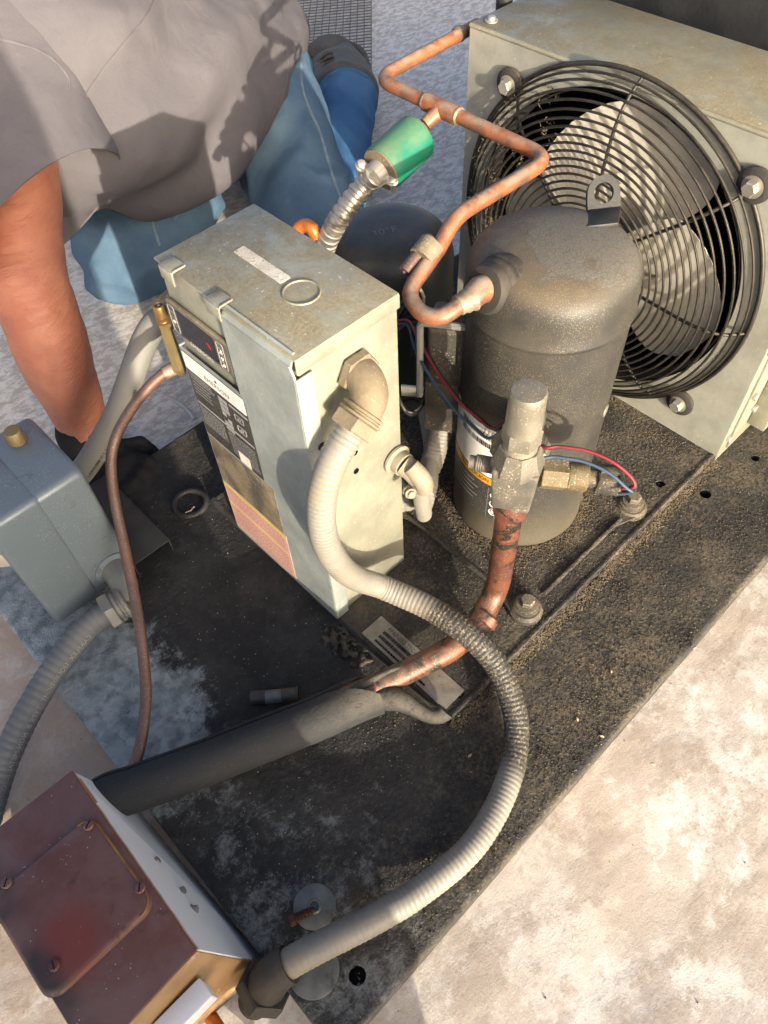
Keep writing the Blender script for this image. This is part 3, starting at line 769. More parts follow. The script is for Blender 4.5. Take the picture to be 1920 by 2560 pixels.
def text_on_path(body, size, mat, parent, path, r, s0, ang0, name='lettering', flip=False):
    p = resample(path, .003); T, N_ = frames(p); L = [0]
    for a, b in zip(p, p[1:]): L.append(L[-1] + (b - a).length)
    def fr(a, b, c):
        s = s0 + (-a if flip else a); bb = (-b if flip else b)
        i = min(max(int(np.searchsorted(L, s)) - 1, 0), len(p) - 2); t = (s - L[i]) / (L[i + 1] - L[i])
        q = p[i].lerp(p[i + 1], t); n = N_[i].lerp(N_[i + 1], t).normalized(); tt = T[i]; bi = tt.cross(n)
        an = ang0 + bb / r
        return q + (n * math.cos(an) + bi * math.sin(an)) * (r + .0004)
    return text(body, size, mat, parent, fr, name, 'LEFT')

# small clamp connector and thin conduit low on the box side
sc = thing('clamp_connector', (.418, .31, .10), 'small white flexible conduit with two-screw clamp connector on the control box side', 'conduit')
f0 = V(.410, BY0, .226)
MB().lathe([(.0175, 0), (.0175, .003), (.0135, .0045), (.0135, .013)], f0 + V(0, -.001, 0), (0, -1, 0), 28).build('flange_ring', 'cast_pale', sc)
cp = [f0 + V(0, -.012, 0), f0 + V(.003, -.022, -.006), f0 + V(.008, -.024, -.020)]
MB().tube(spl(cp, 6), .0115, 20, True, lambda s, t: .0125 - .002 * t).build('clamp_body', 'cast_pale', sc)
ca = [f0 + V(.000, -.024, .006), f0 + V(.002, -.034, -.002), f0 + V(.006, -.037, -.016), f0 + V(.010, -.034, -.032)]
MB().tube(spl(ca, 6), .010, 18, True, lambda s, t: .0095 + .001 * math.sin(t * PI)).build('clamp_saddle', 'cast_pale', sc)
for sx, off in ((1, V(.0165, -.026, -.020)), (-1, V(-.0085, -.030, -.026))):
    q = f0 + off
    MB().lathe([(.0062, 0), (.0062, .002), (.0045, .003), (.0042, .006), (.002, .007)], q, (-.3, -.9, .3), 14).build('clamp_screw', 'cast_pale', sc)
    MB().hexnut(q + V(.001, .006, -.001), (-.3, -.9, .3), .0062, .004).build('nut', 'cast_pale', sc)
c2 = [f0 + V(.006, -.030, -.022), f0 + V(.013, -.026, -.045), V(.430, .309, .150), V(.443, .318, .105), V(.460, .335, .078), V(.490, .352, .090), V(.525, .385, .110), V(.56, .43, .115)]
ribbed(spl(c2, 10), .0100, .0048, .0008, seg=16).build('thin_sheath', 'conduit2', sc, 60)

# conduit from the compressor terminal box
tb = thing('terminal_conduit', (.50, .36, .02), 'ribbed grey conduit hanging from the terminal box between control box and compressor', 'conduit')
c3 = [P(962, 875, .185), P(957, 915, .150), P(945, 960, .118), P(928, 1010, .09), P(905, 1055, .072), P(880, 1080, .065), V(.44, .40, .06)]
ribbed(spl(c3, 10), .0150, .0066, .0013, seg=18).build('sheath', 'conduit2', tb, 60)
MB().lathe([(.015, 0), (.019, .003), (.019, .024), (.015, .027)], c3[0] + V(0, 0, -.008), (0.05, .02, 1), 20).build('coupling', 'black_pl', tb)

# ------------------------------------------------------------------ compressor
CX, CY, CR = .597, .292, .0865
cp = thing('scroll_compressor', (CX, CY, ZT), 'black dust-covered cylindrical compressor with domed top in front of the fan', 'compressor')
prof = [(.062, .017), (.083, .019), (CR - .001, .025), (CR - .001, .030), (CR - .001, .12), (CR - .001, .24), (CR - .001, .347), (CR - .001, .350), (CR - .0005, .3515), (CR + .0012, .3535), (CR + .0012, .356), (CR + .0002, .3585), (CR - .0005, .374)]
prof += [(CR - .0007, .384), (.0846, .3925), (.0818, .3995), (.0772, .4055), (.0712, .4100), (.0640, .4132), (.0540, .4162), (.0400, .4190), (.0240, .4206), (.0100, .4212), (.001, .4213)]
MB().lathe(prof, (CX, CY, 0), (0, 0, 1), 96).build('shell', 'dome', cp, 50)
# sight button, discharge cup
ang = math.atan2(.200 - CY + .01, .63 - CX)
bd = V(.30, -.954, 0)
MB().lathe([(.0078, 0), (.0072, .0012), (.003, .0018)], V(CX, CY, .226) + bd * (CR - .0012), bd, 20).build('button', 'cap', cp)
tip = P(1044, 626, .400); sd = V(-.90, .10, .33).normalized()
s0 = tip - sd * .031
MB().lathe([(.031, 0), (.031, .010), (.0298, .0125), (.0275, .0135), (.0278, .016), (.0268, .0185), (.0240, .0205), (.0238, .026), (.0215, .0305), (.0150, .032)], s0, sd, 36).build('discharge_cup', 'black_rubber', cp)
# lifting eye
eye = thing('lifting_eye', (.665, .30, .40), 'black steel lifting eye welded on top of the compressor', 'lifting eye')
eo = P(1305, 442, .416); eu = V(.80, -.60, 0).normalized(); ev = V(.42, .50, .76).normalized()
EF = plane_fr(eo, eu, ev)
ol = [(-.0165, -.006), (.0165, -.006), (.0170, .004)] + [(.0168 * math.cos(R(a)), .011 + .0168 * math.sin(R(a))) for a in range(-10, 200, 15)] + [(-.0170, .004)]
MB().sheet(ol, [circ(0, .011, .0100, 20)], EF, .0050).build('ring_plate', 'black_clean', eye)
MB().hexa([eo + eu * -.017 + V(-.034, -.022, -.001), eo + eu * .017 + V(-.034, -.022, -.001), eo + eu * .0165 + V(.002, 0, -.008), eo + eu * -.0165 + V(.002, 0, -.008),
           eo + eu * -.016 + V(-.034, -.022, .004), eo + eu * .016 + V(-.034, -.022, .004), eo + eu * .0165 + V(.003, 0, -.003), eo + eu * -.0165 + V(.003, 0, -.003)], .001).build('foot_plate', 'black_clean', eye)
# stickers wrapped round the shell
def CW(a0, z0, rr=CR - .0006): 
    def fr(u, v, w): a = a0 + u / rr; return V(CX + (rr + w) * math.cos(a), CY + (rr + w) * math.sin(a), z0 + v)
    return fr
def patch(u0, v0, u1, v1, fr, off, n=14):
    vs, fs = [], []
    for i in range(n + 1):
        for v in (v0, v1): vs.append(fr(u0 + (u1 - u0) * i / n, v, off))
    return MB().raw(vs, [(2 * i, 2 * i + 2, 2 * i + 3, 2 * i + 1) for i in range(n)])
A0 = math.atan2(-.28, -.96)                      # toward the camera side, left of the valve
A0 = R(180 - 4)
CF = CW(A0, .20)
st = patch(-.058, -.052, .052, .028, CF, .0006).build('rating_label', 'white', cp, 30)
st2 = patch(-.058, -.130, .052, -.0525, CF, .0006).build('caution_label', 'lab_black', cp, 30)
patch(-.058, -.0655, .052, -.0535, CF, .0009).build('caution_band', 'orange', st2, 30)
text('PRECAUCION', .0090, 'ink', st2, lambda a, b, c: CF(a * .85 - .004, b - .0595, .0012))
text('-118', .0105, 'ink', st, lambda a, b, c: CF(a + .012, b + .021, .0009))
text('CE', .0100, 'ink', st, lambda a, b, c: CF(a + .012, b - .036, .0009))
text('UL', .0075, 'ink', st, lambda a, b, c: CF(a + .030, b - .040, .0009))
for z0, h in ((.0085, .010), (-.004, .008)):
    bars = MB(); x = -.03
    while x < .026:
        ww = random.choice((.0007, .0012, .002)); bars.raw([CF(x, z0, .0009), CF(x + ww, z0, .0009), CF(x + ww, z0 + h, .0009), CF(x, z0 + h, .0009)], [(0, 1, 2, 3)]); x += ww + random.choice((.0008, .0014))
    stuff(bars.build('bar_code', 'ink', st, 0))
for i in range(5): patch(-.05, -.075 - i * .008, .0 + .006 * (i % 2), -.0735 - i * .008, CF, .0009).build('small_print', 'lab_grey', st2, 0)
def cring(u, v, r): return MB().tube([CF(u + r * math.cos(2 * PI * k / 16), v + r * 1.1 * math.sin(2 * PI * k / 16), .0010) for k in range(17)], .0006, 5)
for v in (-.082, -.098, -.114): 
    cring(.030, v, .0052).build('pictogram', 'white', st2, 0)
    patch(.028, v - .0028, .032, v + .0028, CF, .0010, 2).build('pictogram', 'white', st2, 0)
patch(.021, -.128, .0214, -.07, CF, .0010, 2).build('label_rule', 'lab_grey', st2, 0)

# mounting feet plate
fx0, fx1, fy0, fy1 = .471, .691, .170, .414
outl = []
def corner(cx, cy, a0):
    for k in range(7): t = R(a0 + 15 * k); outl.append((cx + .020 * math.cos(t), cy + .020 * math.sin(t)))
corner(fx0, fy0, 180); outl += [(fx0 + .045, fy0 - .004), (fx1 - .045, fy0 - .004)]
corner(fx1, fy0, 270); outl += [(fx1 + .004, fy0 + .05), (fx1 + .004, fy1 - .05)]
corner(fx1, fy1, 0); outl += [(fx1 - .045, fy1 + .004), (fx0 + .045, fy1 + .004)]
corner(fx0, fy1, 90); outl += [(fx0 - .004, fy1 - .05), (fx0 - .004, fy0 + .05)]
fp = MB().prism(outl, XY(ZT + .010), .003)
for (a, b) in (((fx0 + .03, fy0 - .003), (fx1 - .03, fy0 - .003)), ((fx0 - .003, fy0 + .03), (fx0 - .003, fy1 - .03))):
    fp.tube(resample([V(*a, ZT + .0105), V(*b, ZT + .0105)], .006), .0035, 10, True, lambda s, t: .0032 + .0012 * noise.noise((s * 60, 2, 1)))
fp.build('foot_plate', 'plate', cp, 40)
for x in (fx0, fx1):
    for y in (fy0, fy1):
        MB().lathe([(.0185, 0), (.021, .002), (.021, .0088), (.0175, .0122), (.012, .0126)], (x, y, ZT), (0, 0, 1), 28).build('rubber_mount', 'black_pl', cp)
        MB().lathe([(.0150, .0182), (.0155, .0200), (.010, .0212), (.010, .024), (.0135, .0245), (.0135, .0265), (.009, .0270)], (x, y, ZT - .0054), (0, 0, 1), 24).build('washer', 'valve', cp)
        MB().hexnut((x, y, ZT + .0214), (0, 0, 1), .0092, .009).build('bolt_head', 'valve', cp)

# terminal box on the compressor flank
tx = thing('terminal_box', (.55, .37, .18), 'black plastic terminal box with pale clip frame on the compressor flank', 'terminal box')
o_ = V(.545, .372, .262); TF = plane_fr(o_, V(.55, -.83, 0), V(0, 0, 1)); tr = Matrix((V(.55, -.83, 0), V(-.83, -.55, 0) * -1, V(0, 0, 1))).transposed()
MB().box(o_ + V(0, 0, .010), (.052, .050, .085), 0, .006, 3, tr).build('housing', 'black_pl', tx)
MB().box(o_ + V(-.014, .000, -.066), (.040, .030, .078), 0, .002, 2, tr).build('cable_gland_block', 'black_pl', tx)
MB().tube(fillet([TF(-.033, -.045, .028), TF(-.033, .062, .028), TF(.030, .062, .028), TF(.030, .050, .028)], .008), .0042, 8).build('clip_frame', 'hose', tx)

# wiring: red, blue and black leads
wr = thing('sensor_wiring', (.52, .3, .2), 'red, blue and black wires running from the box past the compressor to a sensor plug', 'wires')
W0 = [P(862, 697, .27), P(885, 700, .28), P(905, 740, .28), P(945, 810, .27), P(990, 870, .26), P(1030, 905, .255), P(1068, 930, .255)]
W1 = [P(1165, 965, .285), P(1210, 969, .290), P(1270, 979, .292), P(1325, 1004, .288), P(1362, 1036, .278), P(1368, 1056, .270), P(1340, 1060, .262)]
for nm, mt, dx_, dy_, dz_ in (('red_wire', 'wire_red', 0, 0, .003), ('blue_wire', 'wire_blue', -8, 16, 0), ('black_wire', 'wire_black', 8, -8, -.002)):
    def sh(L, s): return [p + RX * (dx_ * s * .0005) + RY * (dy_ * s * .0005) + V(0, 0, dz_) for p in L]
    f = .7 if nm == 'black_wire' else 1
    mid = [W0[-1].lerp(W1[0], .5) + V(.03, .02, .0)]
    pw = sh(W0[:2], .3) + sh(W0[2:], f) + sh(mid, f) + sh(W1[:-2], f) + sh(W1[-2:], .4)
    MB().tube(spl(pw, 8), .0017, 8).build(nm, mt, wr, 60)
# coil of black cable between box and tank
cc = thing('cable_coil', (.50, .46, .15), 'bundled coil of black cable hanging behind the control box', 'cable')
for i in range(4):
    ctr = P(888, 790, .22) + V(.004 * i, .004 * i, 0); pts = []
    for k in range(14):
        a = 2 * PI * k / 14; pts.append(ctr + RX * (.030 + .003 * i) * math.cos(a) * .7 + RY * (.058 + .003 * i) * math.sin(a) + RZ * .01 * math.sin(2 * a + i))
    MB().tube(spl(pts, 5, True), .0030, 8).build('loop', 'wire_black', cc, 60)
MB().box(P(893, 845, .19), (.004, .030, .016), R(35), .0005).build('paper_tag', 'white', cc)
for i in range(3):
    p = [P(862, 700 + 5 * i, .27), P(876 + 3 * i, 698 + 4 * i, .275), P(890 + 2 * i, 725 + 3 * i, .27), P(900 - 4 * i, 770, .25)]
    MB().tube(spl(p, 6), .0019, 7).build('lead', 'wire_black', cc, 60)

# ------------------------------------------------------------------ suction valve and line
SX, SY = .449, .201
sv = thing('service_valve', (SX, SY, .23), 'dusty steel service valve with tall round cap in front of the compressor', 'valve')
vd = V(CX - SX, CY - SY, 0).normalized(); vp = V(-vd.y, vd.x, 0)
vr = Matrix((vp, vd, V(0, 0, 1))).transposed()
MB().hexa([V(SX, SY, .236) + vp * a + vd * b for a, b in ((-.019, -.017), (.019, -.017), (.019, .017), (-.019, .017))] +
          [V(SX, SY, .296) + vp * a + vd * b for a, b in ((-.0225, -.020), (.0225, -.020), (.0225, .022), (-.0225, .022))], .003, 3).build('valve_body', 'valve', sv)
MB().lathe([(.026, .0), (.026, .006), (.023, .012), (.020, .024), (.019, .026)], V(SX, SY, .290), (0, 0, 1), 8).build('shoulder', 'valve', sv)
MB().lathe([(.0175, 0), (.0145, .003), (.0165, .005), (.0145, .007), (.0145, .012)], V(SX, SY, .315), (0, 0, 1), 24).build('thread', 'cap', sv)
MB().hexnut(V(SX, SY, .322), (0, 0, 1), .0185, .020, .0015).build('hex_collar', 'cap', sv)
MB().lathe([(.0170, 0), (.0170, .001), (.0170, .004), (.0165, .040), (.0165, .044), (.0150, .0465), (.010, .047)], V(SX, SY, .341), (0, 0, 1), 36).build('cap', 'cap', sv)
MB().tube([V(SX, SY, .270) + vd * .018, V(SX, SY, .270) + vd * .095], .019, 24).build('compressor_spud', 'valve', sv)
MB().hexnut(V(SX, SY, .270) + vd * .024, vd, .030, .026).build('union_nut', 'valve', sv)
# side port to the left
MB().tube(resample([V(SX, SY, .282) + vp * .018, V(SX, SY, .282) + vp * .046], .0011), .0085, 18, True, lambda s, t: (.0085 + .0009 * math.sin(s * 2900)) if t < .8 else .0068).build('side_port', 'valve', sv)
# pressure sensor to the right, with plug
ss = thing('pressure_sensor', (.50, .13, .24), 'brass hex pressure sensor with black electrical plug on the right of the valve', 'sensor')
pd = (P(1340, 1040, .255) - P(1160, 1022, .262)).normalized(); p0 = P(1150, 1020, .262)
ln = (P(1340, 1040, .255) - p0).length
MB().tube([p0 - pd * .02, p0 + pd * .016], .0080, 16).build('stem', 'valve', ss)
MB().hexnut(p0 + pd * .008, pd, .0160, .026, .0008).build('hex_body', 'brass_dusty', ss)
MB().lathe([(.0140, 0), (.0146, .001), (.0146, .019), (.013, .020)], p0 + pd * .0343, pd, 28).build('sensor_can', 'brass_dusty', ss)
MB().lathe([(.0095, 0), (.0095, .010)], p0 + pd * .0545, pd, 18).build('neck', 'black_pl', ss)
a_, b_, d_ = axes(pd); pm = Matrix((pd, a_, b_)).transposed()
MB().box(p0 + pd * .0760, (.027, .024, .023), 0, .003, 2, pm).build('plug', 'black_pl', ss)
MB().box(p0 + pd * .074 + b_ * .0135, (.020, .008, .005), 0, .001, 2, pm).build('plug_latch', 'black_pl', ss)
MB().box(p0 + pd * .084 - RZ * .0125, (.003, .010, .006), 0, .0005, 1, pm).build('plug_lug', 'black_pl', ss)
# big copper line
scp = [V(SX, SY, .240), V(SX, SY, .10), V(SX - .001, SY, .062), V(SX - .020, SY - .004, .040), P(1005, 1388, .038), P(900, 1440, .036), P(820, 1480, .036), P(740, 1510, .036)]
sp_ = thing('suction_pipe', (.40, .2, .02), 'scorched copper pipe dropping from the valve and running into the foam insulation', 'pipe')
MB().tube(fillet(scp[:1] + [V(SX, SY, .048)] + [P(1005, 1388, .038)] + scp[6:], .045, 10), .0143, 28).build('pipe', 'copper_hot', sp_, 60)
MB().lathe([(.0150, 0), (.0178, .003), (.0178, .022), (.0155, .026), (.0148, .028)], V(SX, SY, .212), (0, 0, 1), 30).build('braze_socket', 'copper_hot', sp_)
MB().lathe([(.0143, 0), (.0163, .002), (.0163, .012), (.0143, .014)], P(1040, 1347, .0415), P(1060, 1322, .048) - P(1035, 1355, .040), 28).build('coupling', 'copper_hot', sp_)
# insulation: long sleeve, split open at the end
ins = thing('pipe_insulation', (.1, .27, .0), 'long black foam pipe insulation lying across the base, split open round the copper pipe', 'pipe insulation')
IR = .0252
ip = [P(812, 1494, .036), P(775, 1510, .036), P(700, 1545, .035), P(600, 1585, .034), P(450, 1645, .034), P(300, 1700, .034), P(200, 1745, .032), V(-.16, .345, .0), V(-.40, .40, -.012)]
path = resample(spl(ip, 12), .006)
T, N_ = frames(path); vs_, fs_ = [], []; SEG = 30; LT = sum((b - a).length for a, b in zip(path, path[1:])); dd = 0
for i, p in enumerate(path):
    if i: dd += (p - path[i - 1]).length
    op = max(0, 1 - dd / .055)                   # how far the slit gapes
    B = T[i].cross(N_[i]); gap = .06 + 1.15 * op ** 1.4
    for k in range(SEG + 1):
        a = gap + (2 * PI - 2 * gap) * k / SEG + PI * .5 - .9
        rr = IR * (1 + .035 * noise.noise((p.x * 14, p.y * 14, a)) + .16 * op * abs(math.cos(a)))
        vs_.append(p + (N_[i] * math.cos(a) + B * math.sin(a)) * rr)
    for k in range(SEG + 1):
        a = gap + (2 * PI - 2 * gap) * k / SEG + PI * .5 - .9
        rr = .0165 * (1 + .5 * op)
        vs_.append(p + (N_[i] * math.cos(a) + B * math.sin(a)) * rr)
W_ = 2 * (SEG + 1)
for i in range(len(path) - 1):
    for k in range(SEG):
        fs_.append((i * W_ + k, i * W_ + k + 1, (i + 1) * W_ + k + 1, (i + 1) * W_ + k))
        o2 = SEG + 1; fs_.append((i * W_ + o2 + k, (i + 1) * W_ + o2 + k, (i + 1) * W_ + o2 + k + 1, i * W_ + o2 + k + 1))
    for k in (0, SEG): fs_.append((i * W_ + k, (i + 1) * W_ + k, (i + 1) * W_ + SEG + 1 + k, i * W_ + SEG + 1 + k))
for k in range(SEG): fs_.append((k, k + 1, SEG + 2 + k, SEG + 1 + k))
MB().raw(vs_, fs_).build('sleeve', 'insul', ins, 60)
# torn flap of foam curling off toward the lower right, and the thin lip above the pipe
fl = [P(800, 1512, .030), P(835, 1508, .034), P(865, 1514, .034), P(895, 1530, .030), P(925, 1545, .026), P(950, 1545, .026), P(962, 1535, .029)]
MB().tube(resample(spl(fl, 8), .004), .0105, 16, True, lambda s, t: .0130 + .002 * math.sin(t * 7) - .0035 * t).build('torn_flap', 'insul', ins, 60)
lp = [P(755, 1500, .050), P(795, 1474, .054), P(840, 1450, .052), P(885, 1437, .045)]
MB().tube(resample(spl(lp, 8), .004), .006, 12, True, lambda s, t: .0060 * (1 - .75 * t)).build('torn_lip', 'insul', ins, 60)

# ------------------------------------------------------------------ discharge line
dp = thing('discharge_pipe', (.70, .5, .32), 'orange-brown copper pipe zigzagging above the compressor to the condenser, with a tee fitting', 'pipe')
Z4 = .42
run_ = [tip, tip + sd * .030, V(.508, .352, .345), V(.505, .388, .352), V(.553, .388, Z4 - .003), V(.704, .386, Z4), V(.703, .54, Z4), V(.714, .655, Z4), V(.90, .668, Z4)]
dpath = spl([tip, P(1000, 655, .397), P(955, 683, .392), P(915, 678, .389), P(888, 645, .389), P(893, 615, .392), P(920, 575, .399), P(948, 535, .407)], 8)[:-1] + fillet([P(948, 535, .407), P(985, 467, .419), V(.704, .386, Z4), V(.7065, .655, Z4), V(.90, .664, Z4)], .028, 10)
MB().tube(dpath, .0080, 20).build('pipe', 'copper', dp, 60)
MB().tube([tip - sd * .004, tip + sd * .006, P(1018, 645, .398)], .0125, 22, True, lambda s, t: .0145 - .003 * t).build('swaged_end', 'copper', dp, 60)
q0, q1 = P(1022, 643, .398), P(988, 661, .396)
MB().tube(spl([q0, q0.lerp(q1, .5), q1], 5), .0118, 18, True, lambda s, t: .0125 - .0035 * t + .0006 * math.sin(s * 900)).build('brazed_joint', 'solder', dp, 60)
tee = V(.7055, .545, Z4)
MB().tube([tee + V(0, -.024, 0), tee + V(0, .024, 0)], .0104, 20).build('tee_run', 'copper', dp)
MB().tube(spl([tee, tee + V(-.010, .004, -.006), tee + V(-.022, .006, -.012)], 5), .0088, 18, True, lambda s, t: .0095 - .002 * t).build('tee_branch', 'copper', dp)
for dy in (-.0255, .0255): MB().lathe([(.0085, -.002), (.0102, -.0005), (.0102, .0012), (.0085, .003)], tee + V(0, dy, 0), (0, 1 if dy > 0 else -1, 0), 20).build('solder_ring', 'solder', dp)
MB().lathe([(.0084, -.006), (.0098, -.002), (.0098, .004), (.0084, .008)], V(.862, .6635, Z4), (1, 0, 0), 20).build('solder_ring', 'solder', dp)
# clipped sensor bulb on the sloping part
bq = P(938, 535, .408); bdn = (P(905, 595, .394) - P(948, 535, .407)).normalized()
MB().tube([bq - bdn * .012 - RX * .010, bq + bdn * .030 - RX * .012], .0062, 14).build('sensor_bulb', 'copper_thin', dp)
MB().tube([bq - bdn * .004 - RX * .004, bq + bdn * .014 - RX * .005], .0135, 18, True, lambda s, t: .0135).build('strap', 'elbow', dp)
MB().tube(spl([bq + bdn * .03 - RX * .012, P(915, 640, .33), P(905, 700, .28), P(897, 740, .25)], 6), .0018, 7).build('sensor_lead', 'hose', dp)

# green coil on the branch with its bright flexible conduit
gs = thing('green_solenoid', (.65, .56, .34), 'green can-shaped coil with dusty end cap, hanging on the copper tee', 'solenoid coil')
ga, gb = P(903, 293, .392), P(824, 366, .378); gd = (gb - ga).normalized(); gl = (gb - ga).length
MB().tube([tee + V(-.016, .005, -.010), ga + gd * .004], .0062, 16).build('capillary_stub', 'copper', gs)
MB().lathe([(.018, -.001), (.0255, .001), (.0270, .004), (.0270, .008), (.0270, gl - .008), (.0270, gl - .004), (.0262, gl)], ga, gd, 40).build('can', 'green', gs, 30)
MB().lathe([(.0255, 0), (.0255, .002), (.021, .003), (.012, .004), (.012, .008)], gb, gd, 40).build('end_cap', 'elbow', gs)
g_a, g_b, _ = axes(gd)
MB().box(ga.lerp(gb, .42) + (RX * .55 + RY * .75 - RZ * .33).normalized() * .0262, (.001, .012, .016), 0, .0003, 1, Matrix(((RX * .55 + RY * .75 - RZ * .33).normalized(), gd.cross((RX * .55 + RY * .75 - RZ * .33).normalized()), gd)).transposed()).build('paper_dot', 'white', gs)
MB().tube([gb + gd * .002, gb + gd * .016], .0150, 20, True, lambda s, t: .0155 - .002 * t).build('clamp_sleeve', 'zinc', gs)
for sgn in (-1, 1):
    q = gb + gd * .008 + (RX * .9 + RY * .42) * (.021 * sgn)
    MB().lathe([(.0068, 0), (.0068, .002), (.0052, .0035), (.005, .0065), (.002, .0078)], q, -RZ * .8 - RX * .2 * sgn, 14).build('clamp_screw', 'zinc', gs)
    MB().tube([q, q + RZ * .014 + RY * .006], .0032, 10).build('screw_shank', 'zinc', gs)
    MB().tube([gb + gd * .008, q], .0062, 12).build('clamp_ear', 'zinc', gs)
fx = thing('flexible_steel_conduit', (.58, .58, .2), 'bright spiral steel flexible conduit rising behind the control box to the green coil', 'conduit')
fp_ = spl([gb + gd * .010, P(790, 398, .362), P(755, 440, .345), P(728, 480, .325), P(710, 515, .300), P(698, 550, .268), P(690, 600, .22)], 12)
rp = resample(fp_, .0009)
MB().tube(rp, .013, 22, True, lambda s, t: .0118 + .0016 * (1 if (s / .0098) % 1 < .62 else 0) * min(1, 4 * math.sin(PI * min(.999, ((s / .0098) % 1) / .62)))).build('spiral', 'flex', fx, 40)
ow = MB().tube(spl([P(640, 510, .30), P(645, 494, .305), P(660, 487, .31), P(675, 495, .31), P(683, 512, .30)], 8), .0082, 16).build('copper_u_bend', 'orange_wire', None, 60)
tag(ow, 'small bright orange copper bend peeping over the back of the control box', 'pipe')

# ------------------------------------------------------------------ black tank behind
rc = thing('receiver_tank', (.672, .602, ZT), 'rounded black tank with weathered domed top behind the control box', 'tank')
pr_ = [(.080, 0), (.086, .004), (.086, .008), (.086, .10), (.086, .192), (.086, .197)]
for i in range(1, 13):
    t = R(90 * i / 12); pr_.append((.086 * max(.01, math.cos(t)) ** .42, .197 + .052 * math.sin(t)))
MB().lathe(pr_, (.672, .602, ZT), (0, 0, 1), 72).build('shell', 'receiver', rc, 50)
MB().lathe([(.0868, 0), (.0878, .002), (.0868, .004)], (.672, .602, ZT + .150), (0, 0, 1), 64, caps=False).build('weld_seam', 'receiver', rc)
tt = plane_fr((.655, .597, ZT + .2275), (.86, -.50, .0), (.50, .86, 0))
M['chalk'] = plain('scratched_marking', (.15, .16, .15), .7)
text('30°F', .018, 'chalk', rc, lambda a, b, c: V(*tt(a, b, 0).xy, ZT + .197 + .052 * max(0, 1 - ((tt(a, b, 0).x - .672) ** 2 + (tt(a, b, 0).y - .602) ** 2) / .086 ** 2) ** .42 + .002), 'chalk_marking')

# ------------------------------------------------------------------ condenser fan housing
HX, HXB, HY0, HY1, HZ = .853, 1.018, .139, .636, .4435
FC = (.393, .231); FR_ = .226
hs = thing('fan_housing', (.93, .39, 0.), 'pale galvanised sheet metal fan housing with round black wire guard', 'fan housing')
HF = lambda a, b, c: V(HX - c, a, b)            # a = Y, b = Z, c toward the camera
MB().sheet([(HY0, ZT), (HY1, ZT), (HY1, HZ), (HY0, HZ)][::-1], [circ(FC[0], FC[1], .2005, 96)], HF, .0015).build('front_panel', 'galv_shroud', hs, 30)
MB().span((HX + .0005, HY0, HZ - .0015), (HXB, HY1, HZ), .0006).build('top_panel', 'galv', hs)
MB().tube([V(HX + .001, HY0, HZ - .0026), V(HX + .001, HY1, HZ - .0026)], .0030, 10).build('top_fold', 'galv', hs)
MB().span((HX + .0005, HY1 - .0015, ZT), (HXB, HY1, HZ - .002)).build('side_panel', 'black_metal', hs)
MB().span((HX + .0002, HY0 - .0012, ZT - .011), (HXB, HY0 + .0010, HZ - .002), .0006).build('side_panel', 'galv', hs)
MB().span((HX + .020, HY0 - .0045, ZT + .004), (HXB, HY0 - .0014, HZ - .03), .0006).build('side_cover', 'galv', hs)
MB().span((HX + .055, HY0 - .030, ZT + .030), (HXB + .05, HY0 - .005, HZ - .05), .001).build('side_channel', 'galv', hs)
for x, z in ((.866, .042), (.905, .075), (.880, .115), (.865, .20)):
    MB().hexnut((x, HY0 - .0015 - (.0032 if x > .873 else 0), z), (0, -1, 0), .0055, .005).build('screw_head', 'zinc', hs)
MB().lathe([(.0055, 0), (.0085, .0005), (.0085, .002), (.0055, .0026), (.005, .006), (.003, .0068)], (.872, .618, HZ), (0, 0, 1), 12).build('screw_head', 'zinc', hs)
# venturi ring round the opening
MB().lathe([(.2005, -.002), (.2005, .002), (.1985, .010), (.1975, .030), (.1970, .030), (.1950, .008), (.1980, -.002)], (HX, *FC), (1, 0, 0), 96, caps=False).build('venturi', 'black_metal', hs, 60)
for y, z in ((.561, .393), (.222, .392), (.213, .071), (.575, .080)):
    MB().lathe([(.019, 0), (.0205, .003), (.020, .006), (.0145, .009), (.0135, .009)], (HX - .001, y, z), (-1, 0, 0), 28).build('rubber_grommet', 'black_rubber', hs)
    MB().lathe([(.0125, .006), (.0125, .009), (.0095, .0095)], (HX - .001, y, z), (-1, 0, 0), 22).build('washer', 'zinc', hs)
    MB().hexnut((HX - .010, y, z), (-1, 0, 0), .0088, .009).build('bolt_head', 'zinc', hs)
gd_ = MB().torus((HX - .0035, *FC), (1, 0, 0), FR_, .0030, 120, 8).build('fan_guard', 'guard', hs, 60)
rings = [.034 + .0091 * i for i in range(19)]
def gdep(r): return .038 * (1 - max(0, (r - .10) / (FR_ - .10)) ** 6)
for r in rings + [.2065, .2145, .2205]:
    MB().torus((HX - .004 - gdep(r), *FC), (1, 0, 0), r, .0017, 96, 6).build('guard_ring', 'guard', gd_, 60)
for k in range(8):
    a = R(45 * k + 42); pts = []
    for r in np.linspace(.03, FR_, 14): pts.append(V(HX - .0005 - gdep(r), FC[0] - r * math.cos(a), FC[1] + r * math.sin(a)))
    MB().tube(pts, .0022, 8).build('guard_spoke', 'guard', gd_, 60)
MB().lathe([(.036, 0), (.036, .004), (.030, .006)], (HX - .041, *FC), (-1, 0, 0), 32).build('guard_boss', 'guard', gd_)
